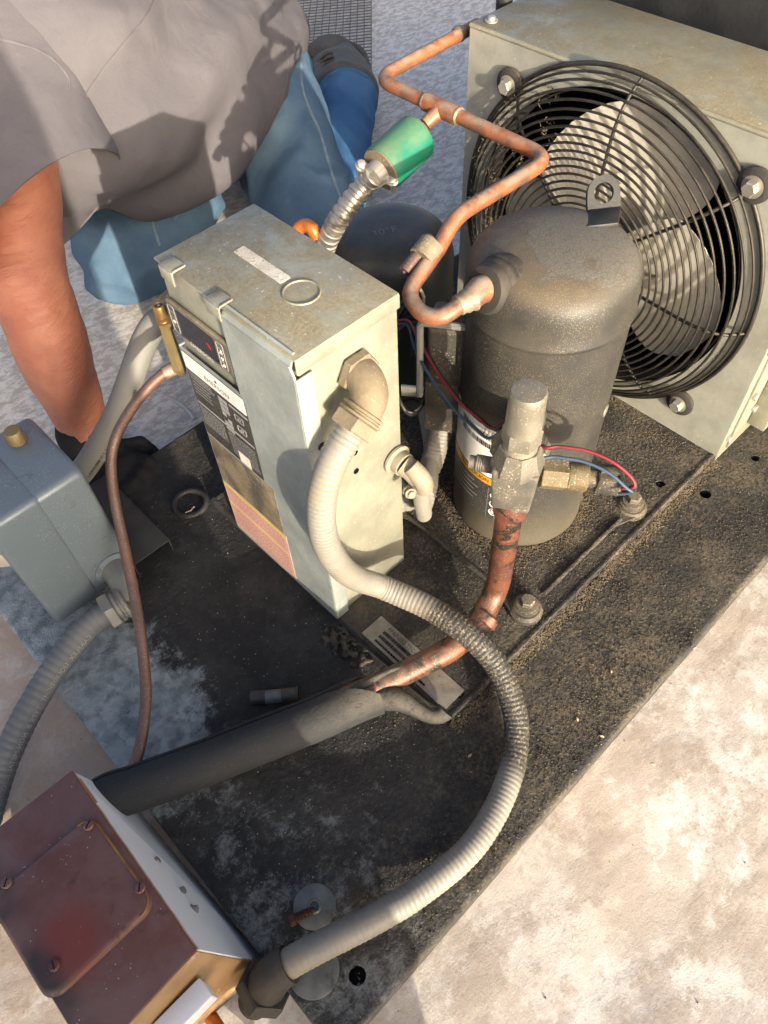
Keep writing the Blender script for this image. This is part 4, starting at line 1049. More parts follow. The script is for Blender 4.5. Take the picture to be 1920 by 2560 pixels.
# dusty fluff caught on the left of the guard
fz = MB()
for i in range(2600):
    a = R(random.uniform(115, 200)); r = random.uniform(.14, .214); c = V(HX - .003 - gdep(r), FC[0] - r * math.cos(a), FC[1] + r * math.sin(a))
    if noise.noise((c.y * 30, c.z * 30, 0)) < .05: continue
    q = c + Vector(rng.normal(0, .004, 3)); u = Vector(rng.normal(0, .0026, 3)); v = Vector(rng.normal(0, .0006, 3)); w_ = Vector(rng.normal(0, .0006, 3))
    fz.raw([q, q + u, q + v, q + w_], [(0, 1, 2), (0, 2, 3), (0, 3, 1), (1, 3, 2)])
stuff(fz.build('lint', 'lint', gd_, 0))
# the fan itself
fan = thing('condenser_fan', (HX + .05, *FC), 'pale metal fan with broad blades behind the wire guard', 'fan')
MB().lathe([(.030, 0), (.036, .004), (.036, .028), (.030, .032)], (HX + .002, *FC), (1, 0, 0), 32).build('hub', 'black_metal', fan)
MB().lathe([(.045, 0), (.048, .004), (.048, .05), (.040, .055)], (HX + .075, *FC), (1, 0, 0), 32).build('motor', 'black_metal', fan)
R_K = [.028, .06, .094, .13, .146, .165, .176, .186]; HI = [152, 151, 150, 147, 133, 114, 103, 92]; LO = [30, 31, 34, 38, 41, 45, 50, 62]
for k, cen in enumerate((0, -104, 128)):
    vs_, fs_ = [], []; nr, na = 18, 16
    for i in range(nr + 1):
        r = .028 + .158 * i / nr; hi = float(np.interp(r, R_K, HI)); lo = float(np.interp(r, R_K, LO))
        for j in range(na + 1):
            t = j / na; a = R(lo + (hi - lo) * t + cen)
            x = HX + .042 - .046 * (a - R(cen + 35)) / R(120) + .004 * math.sin(PI * t)
            vs_.append(V(x, FC[0] - r * math.cos(a), FC[1] + r * math.sin(a)))
    o2 = len(vs_); vs_ += [v + V(.0014, 0, 0) for v in vs_]; wq = na + 1
    for i in range(nr):
        for j in range(na):
            q = (i * wq + j, i * wq + j + 1, (i + 1) * wq + j + 1, (i + 1) * wq + j); fs_.append(q); fs_.append(tuple(x + o2 for x in q[::-1]))
    bd_ = [i * wq for i in range(nr + 1)] + [nr * wq + j for j in range(1, na + 1)] + [i * wq + na for i in range(nr - 1, -1, -1)] + [j for j in range(na - 1, 0, -1)]
    for a, b in zip(bd_, bd_[1:] + bd_[:1]): fs_.append((a, b, b + o2, a + o2))
    bl = MB().raw(vs_, fs_).build('blade', 'blade', fan, 40)
    for rr in (.06, .085):
        a = R(cen + 92); MB().cyl((HX + .0235, FC[0] - rr * math.cos(a), FC[1] + rr * math.sin(a)), (-1, 0, 0), .004, .006, 12).build('rivet', 'zinc', bl)
# coil behind
co = thing('condenser_coil', (.97, .39, ZT), 'black finned condenser coil behind the fan', 'coil')
MB().span((.962, HY0 + .006, ZT), (1.012, HY1 - .004, HZ - .004)).build('core', 'coil', co)
fn = MB(); y = HY0 + .010
while y < HY1 - .008: fn.span((.953, y, ZT + .004), (.9625, y + .0009, HZ - .008)); y += .0030
stuff(fn.build('fins', 'coil', co, 0))
for i in range(14): MB().tube([V(.958, HY0 + .008, ZT + .02 + .03 * i), V(.958, HY1 - .006, ZT + .02 + .03 * i)], .0028, 8).build('coil_tube', 'coil', co)
MB().span((.872, HY1 + .001, ZT), (1.02, HY1 + .012, HZ - .03), .002).build('end_plate', 'black_metal', co)
MB().tube([V(.94, HY1 + .018, .02), V(.94, HY1 + .018, .45)], .011, 16).build('header_pipe', 'black_metal', co)
# dark unit further back
dk = thing('equipment_cabinet', (1.3, .2, ZR), 'large black painted equipment cabinet standing behind the fan housing', 'cabinet')
MB().span((1.05, -.45, ZR - .01), (1.75, .645, .66), .006).build('body', 'black_clean', dk)
MB().span((1.044, -.452, .60), (1.049, .647, .66), .001).build('top_rail', 'black_clean', dk)

# ------------------------------------------------------------------ rusty box, lower left
ZC = .100
rb = thing('rusty_junction_box', (-.085, .24, ZR), 'junction box with oxidised brown cover, white side and rust-stained end, lower left', 'junction box')
A_, B_, C_, D_ = V(-.030, .350, ZC), V(-.033, .135, ZC), V(-.140, .129, ZC), V(-.142, .353, ZC)
A2, B2, C2, D2 = V(-.014, .352, ZR + .004), V(-.0015, .110, ZR + .004), V(-.140, .120, ZR + .004), V(-.145, .360, ZR + .004)
ins_ = lambda p, q, e: p
def quadslab(a, b, c, d, th, name, mat, par):
    n = (b - a).cross(d - a).normalized() * th
    return MB().hexa([a - n, b - n, c - n, d - n, a, b, c, d]).build(name, mat, par)
dz = V(0, 0, -.0022)
quadslab(A2, B2, B_ + dz, A_ + dz, .0015, 'right_side', 'white_enamel', rb)
quadslab(B2, C2, C_ + dz, B_ + dz, .0015, 'near_end', 'tan_enamel', rb)
quadslab(C2, D2, D_ + dz, C_ + dz, .0015, 'left_side', 'tan_enamel', rb)
quadslab(D2, A2, A_ + dz, D_ + dz, .0015, 'far_end', 'white_enamel', rb)
MB().hexa([A_ + V(.001, .001, -.0045), B_ + V(.001, -.001, -.0045), C_ + V(-.001, -.001, -.0045), D_ + V(-.001, .001, -.0045), A_ + V(.001, .001, 0), B_ + V(.001, -.001, 0), C_ + V(-.001, -.001, 0), D_ + V(-.001, .001, 0)], .0014, 2).build('cover', 'rust', rb)
# raised, round-cornered panel on the cover
vs_, fs_ = [], []
def rp_(x0, y0, x1, y1, r, z): return [V(a, b, z) for a, b in rect(x0, y0, x1, y1, r, 6)]
lo_ = [(-.146, .1865, -.0345, .3005, .016, ZC - .001), (-.1445, .188, -.0355, .299, .0155, ZC + .0022), (-.143, .1905, -.0378, .2965, .0140, ZC + .0048), (-.141, .194, -.0410, .293, .0125, ZC + .0056)]
lps = [rp_(*q) for q in lo_]; k = len(lps[0])
for L in lps: vs_ += L
for i in range(3):
    for j in range(k): fs_.append((i * k + j, i * k + (j + 1) % k, (i + 1) * k + (j + 1) % k, (i + 1) * k + j))
fs_.append(tuple(3 * k + j for j in range(k)))
rpnl = MB().raw(vs_, fs_).build('raised_panel', 'rust', rb, 60)
edge = [V(a, b, ZC + .0044) for a, b in rect(-.1435, .1895, -.0372, .2975, .0145, 6)]
edge = edge[:14]
M['gold_rust'] = grime('golden_rust', (.30, .155, .045), (.20, .085, .03), 40, .45, .2, .3, 200)
MB().tube(resample(edge, .003), .0016, 8, True, lambda s, t: .0011 + .0007 * noise.noise((s * 120, 3, 1))).build('rusted_edge', 'gold_rust', rpnl, 60)
for pp in ((192, 1783), (303, 1918), (15, 1908), (118, 2085)):
    q = P(*pp, ZC + .0056)
    s_ = MB().lathe([(.0052, 0), (.0052, .0015), (.0040, .0028), (.001, .0032)], q, (0, 0, 1), 20).build('cover_screw', 'rust', rb)
    MB().box(q + V(0, 0, .0031), (.0075, .0012, .0006), R(random.uniform(20, 80))).build('screw_slot', 'screen', s_)
def on_right(u, v): return (A_.lerp(B_, u)).lerp(A2.lerp(B2, u), v)
nr_ = (B_ - A_).cross(A2 - A_).normalized()
if nr_.x < 0: nr_ = -nr_
for u, v in ((.50, .36), (.66, .42), (.76, .40)):
    q = on_right(u, v); ob = MB().lathe([(.0056, -.001), (.0060, .0008), (.0042, .0014), (.0038, .006), (.001, .0066)], q, (nr_ + V(random.uniform(-.4, .4), random.uniform(-.5, .5), random.uniform(-.3, .3))).normalized(), 10).build('bent_stud', 'cast_grey', rb)
for u, v, r in ((.44, .78, .0085), (.80, .80, .0085)):
    q = on_right(u, v); MB().lathe([(r, 0), (r, .0012), (r - .002, .0016)], q, nr_, 22).build('knockout', 'washer', rb)
MB().hexa([on_right(.05, .02) + nr_ * .0002, on_right(.20, .02) + nr_ * .0002, on_right(.20, .06) + nr_ * .0002, on_right(.05, .06) + nr_ * .0002,
           on_right(.05, .02) + nr_ * .003, on_right(.20, .02) + nr_ * .003, on_right(.20, .06) + nr_ * .0025, on_right(.05, .06) + nr_ * .0025]).build('edge_tab', 'white_enamel', rb)
# hasp on the near end
h0 = V(-.060, .1235, .048)
hp = MB(); hp.hexa([V(-.098, .121, .040), V(-.046, .121, .040), V(-.046, .104, .040), V(-.098, .104, .040), V(-.098, .124, .066), V(-.046, .124, .066), V(-.046, .104, .066), V(-.098, .104, .066)], .0015)
hp.build('hasp', 'white_enamel', rb)
MB().span((-.112, .100, .020), (-.094, .126, .062), .003).build('hasp_catch', 'rusty', rb)
MB().tube([V(-.070, .125, ZR), V(-.070, .085, ZR + .012), V(-.06, .04, ZR + .01)], .007, 12).build('cable_tail', 'orange_wire', rb)

# ------------------------------------------------------------------ grey box, left
gx0, gx1, gy0, gy1, gz0, gz1 = .046, .163, .565, .690, .020, .224
gb_ = thing('grey_enclosure', (.105, .63, 0), 'blue-grey painted metal enclosure with brass knob on top, left edge', 'enclosure')
mid = .110
MB().span((gx0, gy0, gz0), (mid, gy1, gz1), .008, 3).build('cover_half', 'grey_enamel', gb_)
MB().span((mid - .012, gy0 + .0012, gz0 + .001), (gx1, gy1 - .001, gz1 - .0012), .009, 3).build('body_half', 'grey_enamel', gb_)
kq = V(.133, .655, gz1 - .001)
kn = MB(); vs_, fs_ = [], []
for h, r in ((0, .0088), (.002, .0098), (.016, .0098), (.019, .0088), (.0195, .002)):
    for k in range(40): a = 2 * PI * k / 40; rr = r * (1 + (.045 if k % 2 and .001 < h < .017 else 0)); vs_.append(kq + V(rr * math.cos(a), rr * math.sin(a), h))
for i in range(4):
    for k in range(40): fs_.append((i * 40 + k, i * 40 + (k + 1) % 40, i * 40 + 40 + (k + 1) % 40, i * 40 + 40 + k))
fs_.append(tuple(160 + k for k in range(40)))
kn.raw(vs_, fs_).build('brass_knob', 'brass_dull', gb_, 30)
for x, z in ((.135, .185), (.106 - .008, .170), (.140, .145), (.147, .105), (.128, .070)):
    MB().lathe([(.0042, 0), (.0042, .0006), (.003, .0009)], (x, gy0 + (.0002 if x < mid else .0013), z), (0, -1, 0), 14).build('pressed_dimple', 'grey_enamel', gb_)
MB().lathe([(.024, 0), (.024, .002), (.019, .004)], (.137, gy0 + .001, .052), (0, -1, 0), 30).build('hub_ring', 'grey_enamel', gb_)
el2 = [V(.137, gy0, .052), V(.136, .545, .052), V(.130, .530, .048), V(.118, .518, .044)]
lc = thing('left_conduit', (.03, .52, 0), 'slate grey ribbed conduit with zinc elbow leaving the grey enclosure, running off the left edge', 'conduit')
MB().tube(spl(el2, 8), .0165, 22, True, lambda s, t: .0175 - .001 * t).build('elbow', 'cast_grey', lc, 50)
L0 = [el2[-1], P(205, 1340, .042), P(160, 1390, .038), P(110, 1455, .030), P(62, 1535, .020), P(25, 1610, .004), P(-2, 1680, -.012), P(-30, 1780, -.024)]
la = (L0[1] - L0[0]).normalized()
MB().lathe([(.0175, -.006), (.0215, -.004), (.0215, 0), (.019, .001), (.019, .004), (.0205, .005), (.0205, .009), (.019, .010)], L0[0], la, 28).build('collar', 'cast_grey', lc)
MB().hexnut(L0[0] + la * .010, la, .0240, .013).build('compression_nut', 'cast_grey', lc)
lsp = spl(L0, 12)
ribbed(lsp, .0158, .0085, .0008, .0014, soft=True).build('sheath', 'conduit_grey', lc, 60)
text_on_path('CARFLEX  LIQUIDTIGHT  TYPE B  NON-METALLIC  CONDUIT', .0080, 'lab_grey', lc, lsp, .0158, .055, R(-70))
# small white bracket left of it
wb = thing('white_bracket', (.0, .60, .0), 'small white metal bracket with a round hole at the left edge', 'bracket')
bq = P(18, 1212, .030)
MB().sheet([(-.03, -.008), (.018, -.008), (.018, .010), (-.03, .010)], [circ(.004, .001, .0055, 18)], plane_fr(bq, RX * .9 + RY * -.1, V(.3, .3, .9)), .0016).build('plate', 'zinc', wb, 0)
MB().hexa([bq + V(.012, -.02, -.03), bq + V(.028, -.02, -.03), bq + V(.028, .02, -.03), bq + V(.012, .02, -.03), bq + V(.008, -.02, -.010), bq + V(.028, -.02, -.01), bq + V(.028, .02, -.01), bq + V(.008, .02, -.01)]).build('foot', 'zinc', wb)

# dark channel bracket beside the enclosure
db = thing('channel_bracket', (.19, .63, 0), 'black inverted channel bracket on the base beside the grey enclosure', 'bracket')
MB().span((.160, .566, .0285), (.217, .725, .031), .0008).build('web', 'black_clean', db)
MB().span((.2145, .566, .001), (.217, .725, .0287), .0005).build('flange', 'black_clean', db)
MB().span((.160, .566, .001), (.1625, .725, .0287), .0005).build('flange', 'black_clean', db)

# thin copper tube with brass access fitting, smooth hose
tc = thing('thin_copper_tube', (.1, .45, .0), 'thin brown copper tube arching from the brass fitting down to the rusty box', 'tube')
TP = [P(385, 792, .266), P(355, 806, .262), P(320, 838, .25), P(283, 885, .23), P(252, 940, .205), P(240, 995, .185), P(246, 1070, .160), P(263, 1155, .130), P(285, 1260, .10), P(301, 1350, .08), P(312, 1440, .06), P(315, 1510, .05), P(305, 1600, .042), P(280, 1680, .038), P(243, 1735, .030)]
MB().tube(spl(TP, 10), .0063, 16).build('tube', 'copper_thin', tc, 60)
bf = thing('brass_access_fitting', (.31, .574, .26), 'brass access valve fitting standing upright at the left edge of the control box', 'valve fitting')
MB().lathe([(.0062, -.006), (.0085, 0), (.0085, .004), (.0078, .006), (.0066, .060), (.0072, .064), (.0072, .066)], (.311, .575, .266), (0, -.01, 1), 6).build('taper_body', 'brass_dull', bf)
MB().tube([V(.311, .5743 + .0002, .332 + .0004 * i) for i in range(28)], .007, 18, True, lambda s, t: .0070 + .0009 * math.sin(s * 3400)).build('thread', 'brass', bf)
MB().lathe([(.0068, 0), (.0068, .009), (.0058, .0125), (.0045, .0128), (.0042, .010), (.001, .010)], (.311, .5743, .342), (0, 0, 1), 20).build('tip', 'brass', bf)
MB().cyl((.311, .5743, .351), (0, 0, 1), .0015, .003, 8).build('valve_core', 'zinc', bf)
MB().tube([TP[0] + V(.004, 0, 0), TP[1]], .0085, 16, True, lambda s, t: .0090 - .0016 * t).build('braze_joint', 'solder', bf)
gh = thing('smooth_grey_hose', (.27, .69, .03), 'smooth grey hose curving down behind the control box toward the grey enclosure', 'hose')
GH = [P(392, 672, .245), P(362, 683, .247), P(333, 703, .24), P(308, 748, .222), P(282, 820, .19), P(255, 890, .155), P(222, 950, .115), P(182, 1012, .075), P(140, 1060, .045)]
MB().tube(spl(GH, 10), .0165, 24).build('hose', 'hose', gh, 60)
pm_ = MB(); gsp = resample(spl(GH, 10), .0022); T, N_ = frames(gsp)
for i in range(int(len(gsp) * .38), int(len(gsp) * .9)):
    if random.random() < .25: continue
    q = gsp[i]; vdir = (CAM - q).normalized(); side = T[i].cross(vdir).normalized(); vv = vdir - T[i] * vdir.dot(T[i]); vv.normalize()
    n = (vv * .80 - side * .60).normalized(); c = q + n * .0166
    e = T[i] * random.uniform(.0004, .0009); g_ = n.cross(T[i]) * random.uniform(.0015, .0024)
    pm_.raw([c - e - g_, c + e - g_, c + e + g_, c - e + g_], [(0, 1, 2, 3)])
stuff(pm_.build('printed_marks', 'ink', gh, 0))

# ------------------------------------------------------------------ odds and ends on the base
wa = tag(MB().lathe([(.0205, 0), (.0215, .0006), (.0215, .0016), (.0195, .0024), (.0075, .0030), (.0060, .0044), (.0045, .0044), (.0042, .0010), (.001, .0010)], (.067, .107, .0005), (0, 0, 1), 48).build('round_washer', 'washer'), 'pitted grey round washer lying on the base beside the rusty bolt', 'washer')
wb2 = tag(MB().lathe([(.0240, 0), (.0250, .0006), (.0250, .0016), (.0235, .0024), (.004, .0028)], (.030, .066, .0005), (0, 0, 1), 48).build('round_disc', 'washer'), 'flat dark round disc half hidden under the lower end of the thick conduit', 'disc')
bo = thing('rusty_bolt', (.055, .106, .003), 'short rusty bolt lying on the round washer', 'bolt')
q0, q1 = V(.044, .112, .0100), V(.066, .1035, .0085); bdv = (q1 - q0).normalized()
MB().hexnut(q0 - bdv * .004, bdv, .0062, .006).build('head', 'rusty', bo)
MB().tube(resample([q0, q1], .0007), .004, 14, True, lambda s, t: (.0040 + .0006 * math.sin(s * 3600)) * (1 if t < .75 else 1 - (t - .75) * 2)).build('shank', 'rusty', bo)
sl2 = thing('short_sleeve', (.18, .30, 0), 'short dark pipe fitting lying on the base above the foam insulation', 'pipe fitting')
a0, a1 = P(542, 1508, .0095), P(645, 1500, .0095); dv = (a1 - a0).normalized(); LL = (a1 - a0).length
MB().lathe([(.0080, 0), (.0088, .001), (.0088, LL * .30), (.0082, LL * .31)], a0, dv, 20).build('end_piece', 'black_metal', sl2)
MB().lathe([(.0080, 0), (.0080, LL * .34)], a0 + dv * LL * .31, dv, 20).build('middle', 'washer', sl2)
MB().lathe([(.0082, 0), (.0090, .001), (.0090, LL * .30), (.0100, LL * .31), (.0100, LL * .35)], a0 + dv * LL * .65, dv, 20).build('end_piece', 'black_metal', sl2)
gr = tag(MB().torus((.279, .617, .004), (0, 0, 1), .0225, .0042, 48, 10).build('rubber_ring', 'black_clean'), 'black rubber ring lying on the base left of the control box', 'ring')
tw = tag(MB().tube([P(400, 1108, .006), P(412, 1103, .007), P(420, 1094, .008)], .0009, 6).build('dry_twig', 'seed'), 'tiny dry twig inside the black rubber ring', 'twig')
hc = P(748, 1398, .0); hl3 = []
for i in range(60):
    a = random.uniform(0, 2 * PI); r = .030 * random.random() ** .7; c = hc + V(r * math.cos(a) * .7, r * math.sin(a) * 1.25, .0005 + .009 * max(0, 1 - r / .03) * random.random())
    d = V(random.uniform(-1, 1), random.uniform(-1, 1), random.uniform(-.2, .3)) * random.uniform(.002, .008); hl3.append((c, random.uniform(.0015, .0048), c + d, random.uniform(.001, .003)))
hpm = blob(hl3, .0016, 1, lambda p, n: .0014 * noise.noise((p.x * 260, p.y * 260, p.z * 260)))
tag(link('sludge_heap', hpm, 'heap', None, 60), 'lumpy heap of black sludge and fibres against the pan edge', 'debris')

# hardware cloth on the roof
hw = MB(); c0 = P(802, 205, ZR + .012); u_ = (P(802, 0, ZR + .012) - c0); v_ = (P(600, 20, ZR + .012) - P(802, 0, ZR + .012))
ul, vl = 1.05, .62; uh, vh = u_.normalized(), v_.normalized(); 
nw = int(vl / .019)
for i in range(nw + 1):
    p = c0 - uh * .2 + vh * vl * i / nw; hw.tube([p, p + uh * ul], .0015, 5)
for i in range(int(ul / .019) + 1):
    p = c0 - uh * .2 + uh * .019 * i + V(0, 0, .0018); hw.tube([p, p + vh * vl], .0015, 5)
tag(hw.build('wire_mesh_sheet', 'mesh_wire', None, 0), 'sheet of square wire mesh lying on the roof behind the boot', 'wire mesh')

# ------------------------------------------------------------------ kneeling person
man = thing('person', (.8, 1.2, ZR), 'person in grey T-shirt and blue jeans kneeling on the roof, one bare arm reaching down', 'person')
SH = P(20, 150, .40); ELB = P(58, 610, .235); WR = P(185, 935, .03); HD = P(205, 985, -.005)
HIP = P(465, 100, .20); MID = P(330, 205, .25); CH = P(120, 190, .34); NK = P(-170, 120, .42); HEAD = P(-330, 160, .46)
K1 = P(262, 545, .045); K2 = P(690, 500, .045); AN2 = P(748, 222, .025)
H1 = HIP + V(-.10, .13, .0); H2 = P(530, 105, .17); AN1 = K1 + V(.34, .40, -.03)
skin = blob([(SH, .058, ELB, .050), (ELB, .053, ELB.lerp(WR, .35), .054), (ELB.lerp(WR, .35), .054, WR, .036), (WR, .034, HD, .034, (1.1, .8)),
             (CH, .12, MID, .13), (MID, .13, HIP, .13), (CH, .09, SH, .06), (CH, .09, NK, .062), (NK, .060, HEAD, .075), (HEAD, .085, HEAD + V(-.035, -.03, -.06), .075),
             (HEAD + V(-.09, -.07, -.02), .010, HEAD + V(-.10, -.08, -.045), .014), (HEAD + V(.055, -.065, -.01), .018, HEAD + V(.055, -.065, -.035), .012),
             (H1, .08, K1, .05), (H2, .08, K2, .05), (K1, .045, AN1, .035), (K2, .045, AN2, .035), (H1, .09, H2, .09), (HIP, .12, H1, .09), (HIP, .12, H2, .09)],
            .009, 5, lambda p, n: .0012 * noise.noise((p.x * 60, p.y * 60, p.z * 40)) + .003 * noise.noise((p.x * 22, p.y * 22, p.z * 10)) - .0028 * max(0, 1 - abs(p.z - ELB.z + .02) / .055) * (1 - abs(math.sin(170 * (p.z + .25 * p.x) + 2 * noise.noise((p.x * 30, p.y * 30, p.z * 30)))))) 
link('body', skin, 'skin', man, 0 or 60)
hr = blob([(HEAD + V(.03, .03, .03), .085, HEAD + V(.03, .02, .0), .085)], .010, 4, lambda p, n: .003 * noise.noise((p.x * 90, p.y * 90, p.z * 90)))
link('hair', hr, 'hair', man, 60)
# gloved hand flat on the roof: palm, four fingers, thumb
fd = (RX * .80 + RY * .60); fd.z = 0; fd.normalize(); fs2 = V(-fd.y, fd.x, 0)
HD0 = HD + V(0, 0, -.006); gp = [(WR + V(0, 0, .005), .038, HD0, .040, (1.1, .85)), (HD0, .036, HD0 + fd * .05, .034, (1.25, .6))]
for k, (off, ln_) in enumerate(((-.030, .065), (-.010, .078), (.010, .072), (.030, .055))):
    b0 = HD0 + fd * .055 + fs2 * off; b1 = b0 + fd * ln_ * .5 + V(0, 0, .010); b2 = b0 + fd * ln_ + V(0, 0, -.014)
    gp += [(b0, .0115, b1, .0105), (b1, .0105, b2, .0092)]
th0 = HD0 + fs2 * .030 + fd * .01; th1 = th0 + fs2 * .028 + fd * .028; gp += [(th0, .013, th1, .0115), (th1, .0115, th1 + fd * .025 + V(0, 0, -.012), .010)]
gl_ = blob(gp, .0045, 3, lambda p, n: .0012 * noise.noise((p.x * 80, p.y * 80, p.z * 80)))
link('glove', gl_, 'glove', man, 60)
# shirt
ax_t = (HIP - CH).normalized()
def fold(p, n):
    s = (p - CH).dot(ax_t); q = p - CH; t = q.z + .6 * q.y
    drape = math.sin(34 * (t * 1.0 - .55 * s) + 2.2 * noise.noise((p.x * 5, p.y * 5, p.z * 5)))
    f = .0110 * drape * max(0, .5 - n.z * .6 + .30) + .016 * (.5 - abs(noise.noise((s * 3.2, t * 9 + s * 4, 2))) * 2) * max(0, .45 - n.z * .5) + .006 * noise.noise((p.x * 9, p.y * 9, p.z * 9)) + .002 * noise.noise((p.x * 26, p.y * 26, p.z * 20))
    return f
SLV = P(92, 440, .300)
shp = [(CH + V(0, 0, .01), .185, MID, .190), (MID, .190, HIP.lerp(MID, .35), .185), (HIP.lerp(MID, .35), .185, HIP + ax_t * .10, .165), (CH, .16, SH, .105), (CH, .15, NK, .085)]
def cut_open(me, co, no, thick=.003):
    bm = bmesh.new(); bm.from_mesh(me)
    bmesh.ops.bisect_plane(bm, geom=bm.verts[:] + bm.edges[:] + bm.faces[:], plane_co=co, plane_no=no, clear_outer=True); bm.to_mesh(me); bm.free()
    ob = bpy.data.objects.new('tmp', me); COL.objects.link(ob); md = ob.modifiers.new('s', 'SOLIDIFY'); md.thickness = thick; md.offset = -1
    dg = bpy.context.evaluated_depsgraph_get(); out = bpy.data.meshes.new_from_object(ob.evaluated_get(dg)); bpy.data.objects.remove(ob); return out
shirt = link('t_shirt', cut_open(blob(shp, .0085, 7, fold), HIP + ax_t * .055, (ax_t + V(0, 0, .05)).normalized()), 'shirt', man, 60)
slm = blob([(SH, .112, SLV, .106), (SLV, .106, SLV + (SLV - SH).normalized() * .10, .112)], .0085, 6, lambda p, n: .7 * fold(p, n))
ha, hb = P(-10, 580, .25), P(224, 408, .27); wdir = RZ - RY * .22
hn = (hb - ha).cross(wdir).normalized()
if hn.dot(RY) < 0: hn = -hn
sleeve = link('sleeve', cut_open(slm, ha.lerp(hb, .5), hn), 'shirt', man, 60)
# jeans
def jf(p, n): return .004 * math.sin(75 * p.z + 30 * p.x + 4 * noise.noise((p.x * 9, p.y * 9, p.z * 9))) * max(0, noise.noise((p.x * 8, p.y * 8, p.z * 8 + 4)) + .1) + .048 * (.30 - abs(noise.noise((p.x * 11 + p.z * 6, p.y * 11, p.z * 15)))) * max(.15, .45 + noise.noise((p.x * 4, p.y * 4, p.z * 4 + 7))) + .0035 * math.sin(60 * (p.x + .6 * p.y) + 5 * noise.noise((p.x * 7, p.y * 7, 1))) * max(0, noise.noise((p.x * 6, p.y * 6, 3)) + .2)
jm = blob([(HIP, .145, HIP + ax_t * .05, .145), (HIP + ax_t * .05, .14, H2, .115), (HIP, .15, H1, .125), (H1, .118, H1.lerp(K1, .6), .100), (H1.lerp(K1, .6), .098, K1, .086), (H2, .115, H2.lerp(K2, .5), .100), (H2.lerp(K2, .5), .100, K2, .082),
           (K1, .080, AN1, .062), (P(395, 440, .08), .070, K1 + V(.03, -.01, .0), .080), (P(395, 440, .08), .07, H1, .10)], .0075, 4, jf)
jeans = link('jeans', jm, 'jeans', man, 60)
km = blob([(K2 + V(.03, .02, -.005), .070, K2.lerp(AN2, .5), .072), (K2.lerp(AN2, .5), .072, AN2, .066)], .008, 5, jf)
bm = bmesh.new(); bm.from_mesh(km); sdv = (AN2 - K2).normalized()
bmesh.ops.bisect_plane(bm, geom=bm.verts[:] + bm.edges[:] + bm.faces[:], plane_co=AN2 + sdv * .01, plane_no=sdv, clear_outer=True); bm.to_mesh(km); bm.free()
shk = link('jeans_leg', km, 'jeans_dark', man, 60)
def on_surface(ob_, pts, off=.0):
    me = ob_.data; org = ORG[ob_.name]
    t_ = bvhtree.BVHTree.FromPolygons([v.co + org for v in me.vertices], [p.vertices[:] for p in me.polygons]); out = []
    for x, y in pts:
        d = ray(x, y).normalized(); h = t_.ray_cast(CAM, d)
        if h[0] is not None: out.append(h[0] - d * off)
    return out
def seam(name, ob_, pts, r, mat, n=10):
    dense = spl([V(x, y, 0) for x, y in pts], n); q = on_surface(ob_, [(p.x, p.y) for p in dense], r * .2)
    if len(q) < 3: return
    q = [q[0]] + [b for a, b in zip(q, q[1:]) if (b - a).length < .06]
    if len(q) > 2: MB().tube(q, r, 6).build(name, mat, ob_, 60)
seam('side_seam', jeans, [(650, 110), (655, 200), (690, 285), (715, 370), (738, 440)], .0032, 'jeans_seam')
seam('inside_seam', jeans, [(325, 435), (330, 480), (345, 530)], .0028, 'jeans_seam')
seam('inside_seam', jeans, [(425, 418), (400, 445), (375, 475)], .0028, 'jeans_seam')
seam('armhole_seam', shirt, [(342, -20), (320, 30), (285, 75), (240, 130), (190, 200), (160, 265)], .0022, 'shirt')
seam('sleeve_seam', sleeve, [(0, 85), (60, 100), (110, 125), (145, 165), (150, 200)], .0018, 'shirt')
seam('cuff_stitch', sleeve, [(0, 540), (70, 515), (130, 470), (180, 420), (210, 385)], .0010, 'shirt')
seam('hem_stitch', shirt, [(608, 10), (618, 90), (622, 160), (600, 240), (560, 320)], .0010, 'shirt')
# boot, sole turned up
bt_d = (AN2 - K2); bt_d.z = 0; bt_d.normalize(); bs = V(-bt_d.y, bt_d.x, 0)
b0 = AN2 + bt_d * .0 + V(0, 0, .0); 
bt_d = (bt_d + bs * .22).normalized(); bs = V(-bt_d.y, bt_d.x, 0)
bt = blob([(b0 - bt_d * .03, .058, b0 + bt_d * .05, .066), (b0 + bt_d * .05, .068, b0 + bt_d * .15 + V(0, 0, -.006), .064, (1.2, .9)), (b0 + bt_d * .15 + V(0, 0, -.006), .062, b0 + bt_d * .25 + V(0, 0, -.012), .052, (1.3, .8))], .006, 4, lambda p, n: .0015 * noise.noise((p.x * 50, p.y * 50, p.z * 50)))
boot = link('boot', bt, 'boot', man, 60)
sole = []
for i in range(40):
    t = i / 39; a = PI * (1.05 * t - .02)
    sole.append(b0 + bt_d * (.04 + .05 * math.sin(a) * 0 + .235 * (1 - abs(2 * t - 1) ** 2.5)) + bs * (.066 * math.cos(a)) + V(0, 0, .030 - .02 * (1 - abs(2 * t - 1))))
sw = [b0 + bs * .060 + bt_d * .03 + V(0, 0, .028), b0 + bs * .066 + bt_d * .12 + V(0, 0, .028), b0 + bs * .060 + bt_d * .22 + V(0, 0, .02), b0 + bt_d * .295 + V(0, 0, .010), b0 - bs * .060 + bt_d * .22 + V(0, 0, .015), b0 - bs * .066 + bt_d * .12 + V(0, 0, .015), b0 - bs * .060 + bt_d * .03 + V(0, 0, .01)]
MB().tube(spl(sw, 8), .0085, 10).build('sole_edge', 'boot_sole', boot, 60)
hl_ = blob([(b0 + bs * .03 + bt_d * .20 + V(0, 0, .02), .040, b0 + bt_d * .27 + V(0, 0, .012), .036, (1.3, .6))], .006, 3)
link('sole_toe', hl_, 'boot_sole', boot, 60)
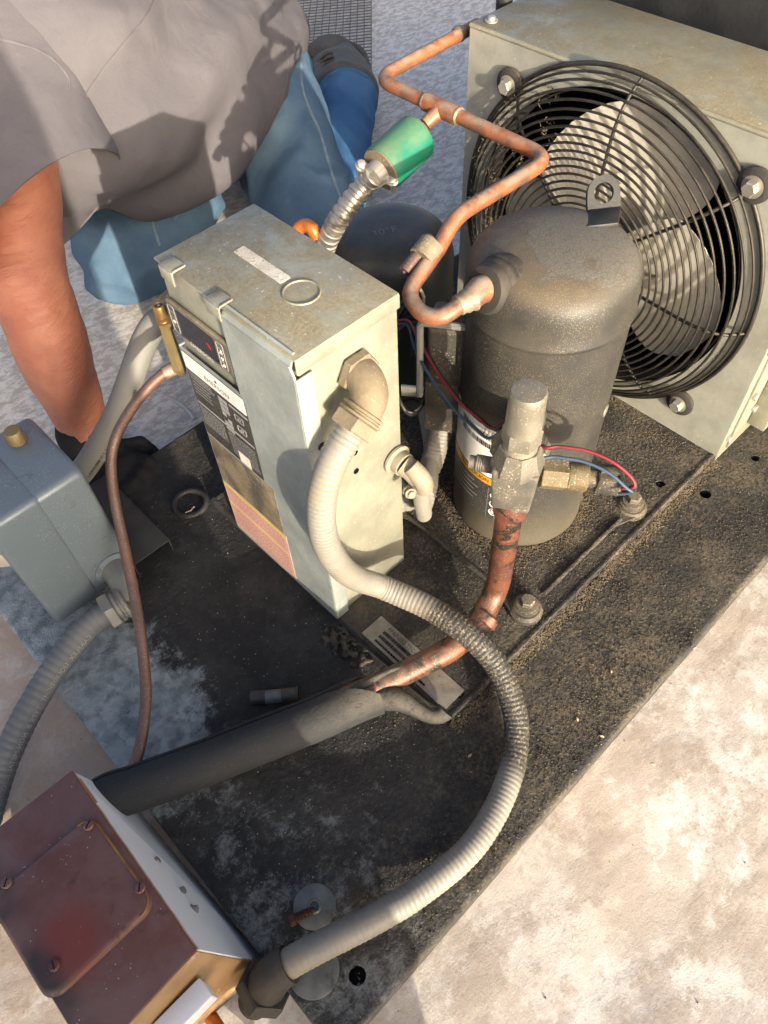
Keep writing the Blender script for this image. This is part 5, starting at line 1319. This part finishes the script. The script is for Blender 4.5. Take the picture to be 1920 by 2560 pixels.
for i in range(5):
    q = b0 + bt_d * (.03 + .022 * i) + V(0, 0, .052) + bs * .028
    MB().tube(spl([q - bs * .016 + V(0, 0, .006), q + V(0, 0, .004), q + bs * .020 + V(0, 0, -.012)], 4), .0035, 7).build('lace', 'boot', boot, 60)
tr_ = [AN2 + sdv * .004 + (bs * math.cos(a) + V(0, 0, 1) * math.sin(a)) * .067 for a in np.linspace(0, 2 * PI, 25)]
MB().tube(tr_, .005, 8).build('trouser_hem', 'jeans_dark', shk, 60)

# the photographer, out of frame, whose shadow falls across the lower left
ph = thing('person', (-.3, -.5, ZR), 'photographer in dark clothes kneeling just outside the picture, behind the camera', 'person')
phm = blob([(V(-.30, -.52, .30), .17, V(-.31, -.50, .75), .20), (V(-.31, -.50, .75), .20, V(-.30, -.48, .95), .17), (V(-.30, -.48, .98), .08, V(-.29, -.45, 1.10), .07), (V(-.29, -.44, 1.18), .10, V(-.28, -.42, 1.22), .10),
            (V(-.20, -.50, .95), .075, V(-.16, -.46, .70), .06), (V(-.16, -.46, .70), .055, V(-.08, -.28, .82), .04), (V(-.42, -.50, .95), .075, V(-.46, -.40, .70), .06), (V(-.46, -.40, .70), .055, V(-.28, -.25, .80), .04),
            (V(-.22, -.52, .28), .11, V(-.10, -.36, .085), .085), (V(-.10, -.36, .08), .075, V(-.24, -.72, .02), .06), (V(-.40, -.52, .28), .11, V(-.48, -.22, .34), .085), (V(-.48, -.22, .34), .075, V(-.46, -.20, .02), .05), (V(-.46, -.22, .0), .04, V(-.46, -.12, -.01), .035)], .018, 4)
link('body', phm, 'black_rubber', ph, 60)

# ------------------------------------------------------------------ grit and crumbs
def scatter(n, zone, name, mat, s0_, s1_, label):
    vs_ = np.zeros((n, 4, 3)); c = np.array([zone() for _ in range(n)]); s = rng.uniform(s0_, s1_, (n, 1)) * rng.uniform(.5, 1.0, (n, 1))
    tet = np.array([[1, 0, -.3], [-.5, .87, -.3], [-.5, -.87, -.3], [0, 0, 1.0]])
    for k in range(4): vs_[:, k] = c + (tet[k] * rng.uniform(.5, 1.2, (n, 3))) * s
    f = []
    for i in range(n): b = 4 * i; f += [(b, b + 1, b + 3), (b + 1, b + 2, b + 3), (b + 2, b, b + 3)]
    me = bpy.data.meshes.new(name); me.from_pydata(vs_.reshape(-1, 3).tolist(), [], f)
    o = link(name, me, mat, None, 0, (.3, .3, 0)); o['kind'] = 'stuff'; o['label'] = label; return o
def z_right():
    while True:
        x, y = random.uniform(.02, 1.3), random.uniform(.006, .45)
        if X0 - .004 < x < X1 and y > Y0 - .004: continue
        if random.random() > min(1, max(.04, (x - 1.5 * y + .12) * 2.4)): continue
        if noise.noise((x * 14, y * 14, 0)) + random.uniform(-.5, .5) < -.1: continue
        return (x, y, .0004)
def z_pan():
    while True:
        x, y = random.uniform(X0 + .03, HX - .004), random.uniform(Y0 + .002, Y1 - .05)
        if y > BY0 - .004 and x < BX1 + .006: continue
        if (x - CX) ** 2 + (y - CY) ** 2 < CR ** 2: continue
        if random.random() > min(1, max(.12, (x - .30) * 4)): continue
        z = ZT + (.0104 if fx0 - .004 < x < fx1 + .004 and fy0 - .004 < y < fy1 + .004 else .0004)
        if noise.noise((x * 16, y * 16, 5)) + random.uniform(-.5, .5) < -.15: continue
        return (x, y, z)
def z_edge():
    t = random.random(); x = X0 + t * (HX - X0); return (x, Y0 - .001 - abs(random.gauss(0, .006)), .0006 if random.random() < .6 else ZT * random.random())
scatter(8000, z_right, 'grit', 'grit', .0006, .0017, 'tan wind-blown grit on the right of the base')
scatter(6000, z_right, 'grit', 'grit_dark', .0006, .0019, 'dark grit on the right of the base')
scatter(12000, z_pan, 'grit', 'grit', .0006, .0017, 'tan grit on the mounting pan')
scatter(6000, z_edge, 'grit', 'grit', .0007, .0022, 'line of grit along the edge of the mounting pan')
def z_foot():
    a = random.uniform(0, 2 * PI); r = CR + abs(random.gauss(0, .010)); x, y = CX + r * math.cos(a), CY + r * math.sin(a); return (x, y, ZT + .0104 + max(0, .004 - (r - CR) * .4) * random.random())
scatter(5000, z_foot, 'grit', 'grit', .0006, .0017, 'grit gathered round the foot of the compressor')
def z_left():
    x, y = random.uniform(.0, .30), random.uniform(.12, .73); return (x, y, .0004)
scatter(500, z_left, 'grit', 'seed', .0005, .0013, 'pale specks on the dark left part of the base')
def z_roof():
    while True:
        x, y = random.uniform(-.3, 2.2), random.uniform(-.9, 2.2)
        if -.01 < x < BL and 0 < y < BW: continue
        return (x, y, rz(x, y) + .0003)
scatter(1500, z_roof, 'grit', 'grit_dark', .0005, .0019, 'dark specks scattered on the roof')
for i, (x, y) in enumerate(((1015, 1632), (1247, 1553), (1300, 1590), (1500, 1400), (1320, 1450), (1410, 1650))):
    q = P(x, y, .0012)
    o = MB().lathe([(.0003, -.0028), (.0012, -.0015), (.0015, 0), (.0010, .0018), (.0003, .0028)], q, (math.cos(i), math.sin(i), .1), 8).build('seed', 'seed', None, 60)
    tag(o, ['oval tan seed on the base inside the conduit loop', 'tan seed on the base right of the conduit loop', 'pale seed just right of the conduit', 'tan seed high on the right part of the base', 'small seed between conduit and roof edge', 'small pale seed near the base edge'][i], 'seed')

# dried drips of roof coating
M['drip'] = grime('dried_white_coating', (.66, .65, .61), (.56, .54, .49), 40, .35, 0, .2, 120)
for lab_, pts_, r_ in (('white dried drip on the roof between forearm and control box', [(355, 855), (372, 862), (390, 872), (408, 888), (420, 905)], .0045),):
    q_ = [P(x, y, ZR - .003) for x, y in pts_]; q_ = [V(p.x, p.y, rz(p.x, p.y) + r_ * .1) for p in spl(q_, 6)]
    d_o = MB().tube(q_, r_, 8, True, lambda s, t: r_ * (.55 + .45 * abs(noise.noise((s * 60, r_ * 900, 1))) + .35 * t)).build('paint_drip', 'drip', None, 60); tag(d_o, lab_, 'paint drip')
